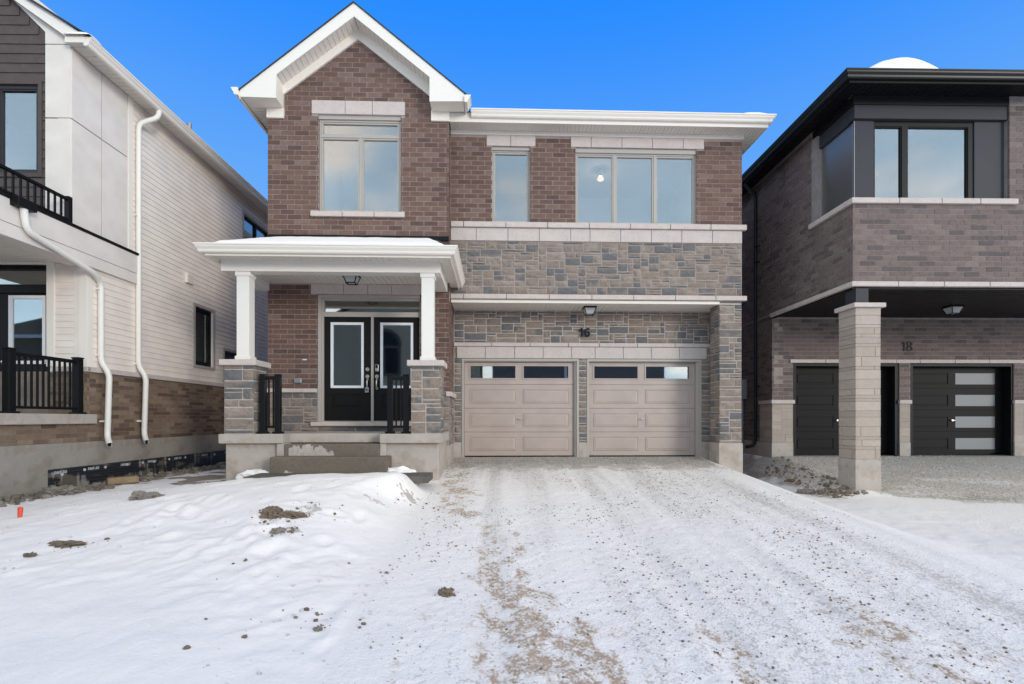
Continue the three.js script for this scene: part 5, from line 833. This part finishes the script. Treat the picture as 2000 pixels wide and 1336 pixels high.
// ------------------------------------------------------------------ loose matter
function rock(seed, r, sx = 1, sy = 0.7, sz = 1, det = 2, rough = 0.35) { const g = new THREE.IcosahedronGeometry(r, det), p = g.attributes.position, v = V(0, 0, 0); for (let i = 0; i < p.count; i++) { v.fromBufferAttribute(p, i); const n = v.clone().normalize(), k = 0.5 + 0.8 * fbm(n.x * 1.7 + seed * 3.1 + 9, n.y * 1.7 + n.z * 1.3 + seed, 3, n.z * 1.7 + seed + 5) + rough * (vn(n.x * 4.5 + seed, n.y * 4.5 + 20, n.z * 4.5 + 40) - 0.5) + rough * 0.6 * (vn(n.x * 10 + seed, n.y * 10 + 60, n.z * 10 + 4.3) - 0.5); v.multiplyScalar(k); p.setXYZ(i, v.x * sx, v.y * sy, v.z * sz); } g.computeVertexNormals(); return boxUV(g, 2); }
function scatter(name, n, m, seed, place, label, shape = rock(seed, 1, 1, 0.75, 1, 0)) {
  const r = rng(seed), im = shadowed(new THREE.InstancedMesh(shape, m, n)), q = new THREE.Quaternion(), mt = new THREE.Matrix4(); let k = 0;
  for (let t = 0; k < n && t < n * 30; t++) { const p = place(r); if (!p) continue; const [x, D, s, c] = p; q.setFromEuler(new THREE.Euler(r() * 0.5, r() * 6.3, r() * 0.5)); mt.compose(V(x, yardY(x, D) + s * 0.25, -D), q, V(s * (0.8 + r() * 0.5), s, s * (0.8 + r() * 0.5))); im.setMatrixAt(k, mt); im.setColorAt(k, new THREE.Color().setRGB(...c)); k++; }
  im.count = k; im.name = numbered(name); tag(im, label, null, null, 'stuff'); im.userData.category = name.replace('_', ' '); scene.add(im); return im;
}
const stoneCols = [[0.30, 0.26, 0.21], [0.22, 0.19, 0.16], [0.36, 0.33, 0.30], [0.16, 0.145, 0.13], [0.33, 0.26, 0.18]], tint = std([1, 1, 1], { roughness: 0.95, map: grain });
scatter('gravel', 5200, tint, 5, (r) => { const x = mix(DX0, DX1, r()), D = 2.2 + 8.4 * Math.pow(r(), 1.15), c = fbm(x * 1.6 + 5, D * 1.1 + 2, 3) + 0.2 * g2(x, 0, 2.8, 0, 0.5, 9) + 0.15 * g2(x, 0, 1.4, 0, 0.3, 9) + 0.12 * g2(x, 0, -0.6, 0, 0.25, 9) * ss(6, 4, D) + 0.09 * ss(4.4, 3, D) + 0.1 * g2(x, 0, 0.2, 0, 0.35, 9) * ss(6, 4, D); if (c < 0.46 + r() * 0.22) return null; return [x, D, 0.0025 + 0.0105 * Math.pow(r(), 3.2), pick(stoneCols, r)]; }, 'loose stones poking through the snow on the driveway');
scatter('gravel', 5000, tint, 6, (r) => { const x = 6.1 + r() * 4.5, D = 7.4 + r() * 4.1; if (D < 8.7 - 0.5 * (x - 6.2)) return null; return [x, D, 0.005 + 0.012 * Math.pow(r(), 2), pick([[0.66, 0.62, 0.56], [0.55, 0.50, 0.45], [0.46, 0.42, 0.37], [0.74, 0.70, 0.66]], r)]; }, 'crushed stone covering the drive of the dark house');
scatter('gravel', 1600, tint, 16, (r) => { const x = mix(-0.9, 4.35, r()), D = 9.9 + r() * 0.85; return [x, D, 0.004 + 0.010 * Math.pow(r(), 2), pick([[0.5, 0.46, 0.41], [0.42, 0.38, 0.33], [0.36, 0.32, 0.28], [0.58, 0.54, 0.5]], r)]; }, 'pale crushed stone lying before the taupe garage doors');
scatter('rubble', 900, tint, 8, (r) => { const D = 6.2 + r() * 6, x = -6.4 + 0.0157 * D + 0.02 + 0.5 * Math.pow(r(), 1.6); return [x, D, 0.012 + 0.06 * Math.pow(r(), 4), pick([[0.20, 0.165, 0.13], [0.25, 0.215, 0.175], [0.15, 0.125, 0.10], [0.30, 0.27, 0.24]], r)]; }, 'frozen soil and rubble along the foundation of the cream house', rock(4, 1, 1.1, 0.7, 1, 1));
scatter('rubble', 260, tint, 9, (r) => { const a = r(), x = a < 0.5 ? 5.95 + r() * 0.5 : 5.85 + r() * 0.6, D = a < 0.5 ? 9.3 + r() * 2.0 : 8.55 + r() * 0.7; return [x, D, 0.012 + 0.05 * Math.pow(r(), 3), pick([[0.24, 0.19, 0.14], [0.30, 0.25, 0.19], [0.19, 0.15, 0.11]], r)]; }, 'clods of soil around the pale column base', rock(7, 1, 1.1, 0.7, 1, 1));
scatter('snow_crumbs', 420, M.snow, 12, (r) => { const x = -6 + r() * 5.3, D = 2.3 + r() * 5, c = fbm(x * 1.4 + 8, D * 1.4, 3) + (x > -1.6 ? 0.12 : 0); if (c < 0.5 + r() * 0.1) return null; return [x, D, 0.004 + 0.014 * Math.pow(r(), 3), [1, 1, 1]]; }, 'loose crumbs of snow on the yard', rock(3, 1, 1, 0.8, 1, 1));
const clod = (name, x, D, r, sx, sy, sz, seed, mat, label, cat, sink = 0.3) => { const o = single(name, rock(seed, r, sx, sy, sz, 4, 0.85), mat, label, cat); o.position.set(x, yardY(x, D) + r * sy * (0.5 - sink), -D); return o; };
clod('dirt_clod', -0.38, 3.99, 0.055, 1.25, 0.85, 0.8, 31, M.dirt, 'lone brown frozen dirt clod on the snow at the driveway edge', 'dirt clod');
clod('dirt_clod', -2.30, 5.38, 0.085, 1.2, 0.9, 0.9, 32, M.dirt, 'larger brown dirt lump breaking through the snow mound', 'dirt clod');
clod('dirt_clod', -2.08, 5.33, 0.075, 1.7, 0.6, 0.8, 33, M.dirt, 'flatter dirt lump beside the larger one on the snow mound', 'dirt clod');
clod('dirt_clod', -2.10, 5.02, 0.05, 1.6, 0.7, 0.8, 34, M.dirtGrey, 'small greyish lump just in front of the two dirt lumps', 'dirt clod');
clod('dirt_clod', -3.97, 4.87, 0.075, 2.1, 0.45, 0.8, 35, M.dirt, 'long flat brown clod lying in the snow left of the mound', 'dirt clod', 0.45);
clod('dirt_clod', -4.07, 4.62, 0.042, 1.3, 0.6, 0.9, 36, M.dirt, 'small round brown clod below the long flat one', 'dirt clod');
clod('dirt_clod', -1.17, 3.42, 0.025, 1.2, 0.8, 0.9, 37, M.dirtGrey, 'tiny grey clod alone in smooth snow', 'dirt clod');
const crumbSpots = [[-0.38, 3.99, 0.12, 6], [-2.2, 5.36, 0.22, 70], [-2.05, 5.02, 0.18, 30], [-3.9, 4.86, 0.22, 22], [-1.95, 5.6, 0.25, 30], [-1.75, 3.3, 0.3, 10], [-2.1, 4.2, 0.3, 8], [-1.1, 6.6, 0.35, 40], [-1.15, 3.6, 0.25, 18], [-1.0, 4.4, 0.2, 12]];
scatter('soil_crumbs', 246, tint, 77, (r) => { let k = r() * 246; for (const [x, D, s, n] of crumbSpots) { if (k < n) return [x + (r() + r() - 1) * s * 1.6, D + (r() + r() - 1) * s, 0.003 + 0.015 * Math.pow(r(), 3), pick([[0.20, 0.15, 0.11], [0.25, 0.20, 0.155], [0.16, 0.125, 0.095]], r)]; k -= n; } return null; }, 'soil crumbs strewn on the yard snow around the clods', rock(14, 1, 1.1, 0.8, 1, 1));
clod('dirt_clod', 5.75, 9.25, 0.13, 1.4, 0.6, 1, 38, M.dirtGrey, 'tan clod in the gap between the two brick houses', 'dirt clod');
clod('stone', -4.15, 6.2, 0.13, 1.3, 0.5, 0.8, 41, M.dirtGrey, 'grey stone half buried in snow near the cream house', 'stone');
clod('stone', -5.95, 7.2, 0.16, 1.4, 0.6, 0.9, 42, M.dirtGrey, 'pale grey stone against the foundation of the cream house', 'stone');
{ const g = rbox(-0.2, 0.2, -0.045, 0.06, -0.06, 0.06, 0.02), p = g.attributes.position; for (let i = 0; i < p.count; i++) p.setXYZ(i, p.getX(i), p.getY(i) + 0.02 * vn(p.getX(i) * 6, p.getZ(i) * 9), p.getZ(i) + 0.02 * vn(p.getX(i) * 5, p.getY(i) * 9)); g.computeVertexNormals();
  const o = single('timber_offcut', g, M.wood, 'weathered wood offcut lying against the black membrane', 'wood'); o.position.set(-5.85, yardY(-5.85, 8.25) + 0.05, -8.25); o.rotation.y = 0.75; }
{ const g = new THREE.Group(); g.name = numbered('survey_stake'); g.position.set(-5.1, yardY(-5.1, 5.67) - 0.02, -5.67); g.rotation.z = -0.06; tag(g, 'short orange survey stake in the snow', 'stake'); scene.add(g);
  sub(g, 'stake', boxUV(new THREE.CylinderGeometry(0.024, 0.018, 0.13, 4, 1).rotateY(0.6).translate(0, 0.06, 0)), M.orange); sub(g, 'splintered_top', rock(61, 0.018, 1.1, 0.5, 1, 1).translate(0, 0.125, 0), M.orange); }
// snow lying on roofs and ledges
function snowSheet(name, u, v, fn, label) { const g = new THREE.PlaneGeometry(1, 1, u, v), p = g.attributes.position; for (let i = 0; i < p.count; i++) p.setXYZ(i, ...fn(p.getX(i) + 0.5, p.getY(i) + 0.5)); g.computeVertexNormals(); const o = single(name, g, M.snow, label, 'snow'); o.material.side = THREE.DoubleSide; return o; }
snowSheet('roof_snow', 90, 24, (a, b) => { const e = Math.min(a, 1 - a) * 3.9, f = Math.min(b, 1 - b) * 1.6, th = 0.055 * ss(0, 0.14, e) * ss(0, 0.10, f) + 0.014 * (fbm(a * 14, b * 5, 3) - 0.5), xl = mix(-4.46, -3.98, b), xr = mix(-0.72, -1.15, b); return [mix(xl, xr, a), 3.532 + 0.667 * b * 0.95 + th, mix(-8.045, -9.6, b)]; }, 'thin snow lying on the low porch roof');
snowSheet('roof_snow', 30, 20, (a, b) => { const t = Math.sin(Math.PI * a) * Math.sin(Math.PI * b); return [mix(4.5, 5.33, a), 6.63 + 0.14 * Math.pow(Math.max(0, t), 0.6) * (0.5 + 0.7 * a) + 0.02 * fbm(a * 5, b * 5), mix(-9.60, -9.98, b)]; }, 'drift of snow on the roof corner of the brick house');
{ const c = Rh.world(0.74, 6.64, -8.72); snowSheet('roof_snow', 40, 24, (a, b) => { const x = a * 2 - 1, z = b * 2 - 1, r = Math.hypot(x, z), h = Math.pow(Math.max(0, 1 - r * r), 0.9); return [c[0] + x * 0.98, c[1] - 0.02 + (0.48 + 0.05 * x) * h + 0.10 * h * (fbm(a * 4 + 3, b * 4, 4) - 0.5), c[2] - z * 0.34]; }, 'rounded hump of snow on the roof of the dark house'); }
{ const c = Lh.world(0.2, 6.465, -7.83); snowSheet('roof_snow', 24, 16, (a, b) => { const x = a * 2 - 1, z = b * 2 - 1, h = Math.pow(Math.max(0, 1 - x * x), 0.5) * Math.pow(Math.max(0, 1 - z * z), 0.5); return [c[0] + x * 0.19, c[1] + 0.085 * h, c[2] + z * 0.14]; }, 'small cap of snow on the gutter end of the cream house'); }
single('snow_patch', rock(55, 0.34, 1.0, 0.42, 0.5, 3).translate(-1.55, -0.04, -8.12), M.snow, 'small wedge of snow beside the lowest step', 'snow');
single('snow_patch', rock(56, 0.34, 0.9, 0.35, 0.5, 3).translate(-3.72, -0.05, -8.12), M.snow, 'small wedge of snow on the cream-house side of the steps', 'snow');

// ------------------------------------------------------------------ across the street: what the door and garage glass mirrors
{
  const tan = std([0.62, 0.49, 0.31], { map: grain, roughness: 0.95 }), brown = std([0.13, 0.10, 0.085], { map: grain });
  const opp = (name, label, x, z, w, mat, arch) => {
    const H = building(name, label, [x, -0.8, z], 180, [0, 0, 0], 'house');
    H.part('wall', slab(arch ? [[-w / 2, 0], [w / 2, 0], [w / 2, 7], [0, 10.5], [-w / 2, 7]] : rect(-w / 2, w / 2, 0, 7), -8, 0, [[-1.0, 1.0, 4.7, 6.6], [w / 2 - 2.2, w / 2 - 0.8, 1.2, 2.8]]), mat);
    H.part('roof', arch ? quads([[[-w / 2 - 0.5, 6.7, 0.5], [0, 10.75, 0.5], [0, 10.75, -8.4], [-w / 2 - 0.5, 6.7, -8.4]], [[w / 2 + 0.5, 6.7, -8.4], [0, 10.75, -8.4], [0, 10.75, 0.5], [w / 2 + 0.5, 6.7, 0.5]]]) : quads([[[-w / 2 - 0.4, 6.9, 0.4], [w / 2 + 0.4, 6.9, 0.4], [w / 2 - 3, 9.4, -4], [-w / 2 + 3, 9.4, -4]], [[w / 2 + 0.4, 6.9, 0.4], [w / 2 + 0.4, 6.9, -8.4], [w / 2 - 3, 9.4, -4]], [[-w / 2 - 0.4, 6.9, -8.4], [-w / 2 - 0.4, 6.9, 0.4], [-w / 2 + 3, 9.4, -4]], [[w / 2 + 0.4, 6.9, -8.4], [-w / 2 - 0.4, 6.9, -8.4], [-w / 2 + 3, 9.4, -4], [w / 2 - 3, 9.4, -4]]]), M.shingle);
    if (!arch) H.part('fascia', box(-w / 2 - 0.4, w / 2 + 0.4, 6.75, 6.95, 0.3, 0.45), M.trim);
    const win = H.group('window'); sub(win, 'pane', box(-1.0, 1.0, 4.7, 6.6, -0.12, -0.1), M.darkPane); sub(win, 'frame', slab(rect(-1.1, 1.1, 4.6, 6.7), -0.05, 0.08, [[-0.9, -0.05, 4.8, 6.5], [0.05, 0.9, 4.8, 6.5]]), arch ? brown : M.trim);
    const w2 = H.group('window'); sub(w2, 'pane', box(w / 2 - 2.2, w / 2 - 0.8, 1.2, 2.8, -0.12, -0.1), M.darkPane); sub(w2, 'frame', slab(rect(w / 2 - 2.3, w / 2 - 0.7, 1.1, 2.9), -0.05, 0.06, [[w / 2 - 2.1, w / 2 - 0.9, 1.3, 2.7]]), M.trim);
    if (arch) { sub(win, 'arched_pane', boxUV(new THREE.CircleGeometry(1.0, 20, 0, Math.PI).translate(0, 6.7, 0.02)), M.darkPane); sub(win, 'arch', (() => { const s = new THREE.Shape(); s.absarc(0, 6.7, 1.15, 0, Math.PI); const h = new THREE.Path(); h.absarc(0, 6.7, 0.95, 0, Math.PI); s.holes.push(h); return boxUV(new THREE.ExtrudeGeometry(s, { depth: 0.1, bevelEnabled: false })); })(), brown); }
    H.part('garage_door', rbox(-w / 2 + 0.8, -w / 2 + 3.6, 0, 2.3, 0.0, 0.05, 0.01), M.trimWhite);
  };
  opp('stucco_house', 'tan stucco house across the street with an arched window, mirrored in the door glass', -7.6, 16, 13, tan, true);
  opp('brown_house', 'brown brick house across the street beside the stucco one', -27, 16.5, 14, brown, false);
  opp('grey_house', 'grey house across the street facing the garage doors', 6.3, 16.5, 13, std([0.20, 0.17, 0.15], { map: grain }), false);
}
scene.traverse((o) => { if (o.isMesh) { o.castShadow = true; o.receiveShadow = true; } });
renderer.render(scene, camera);
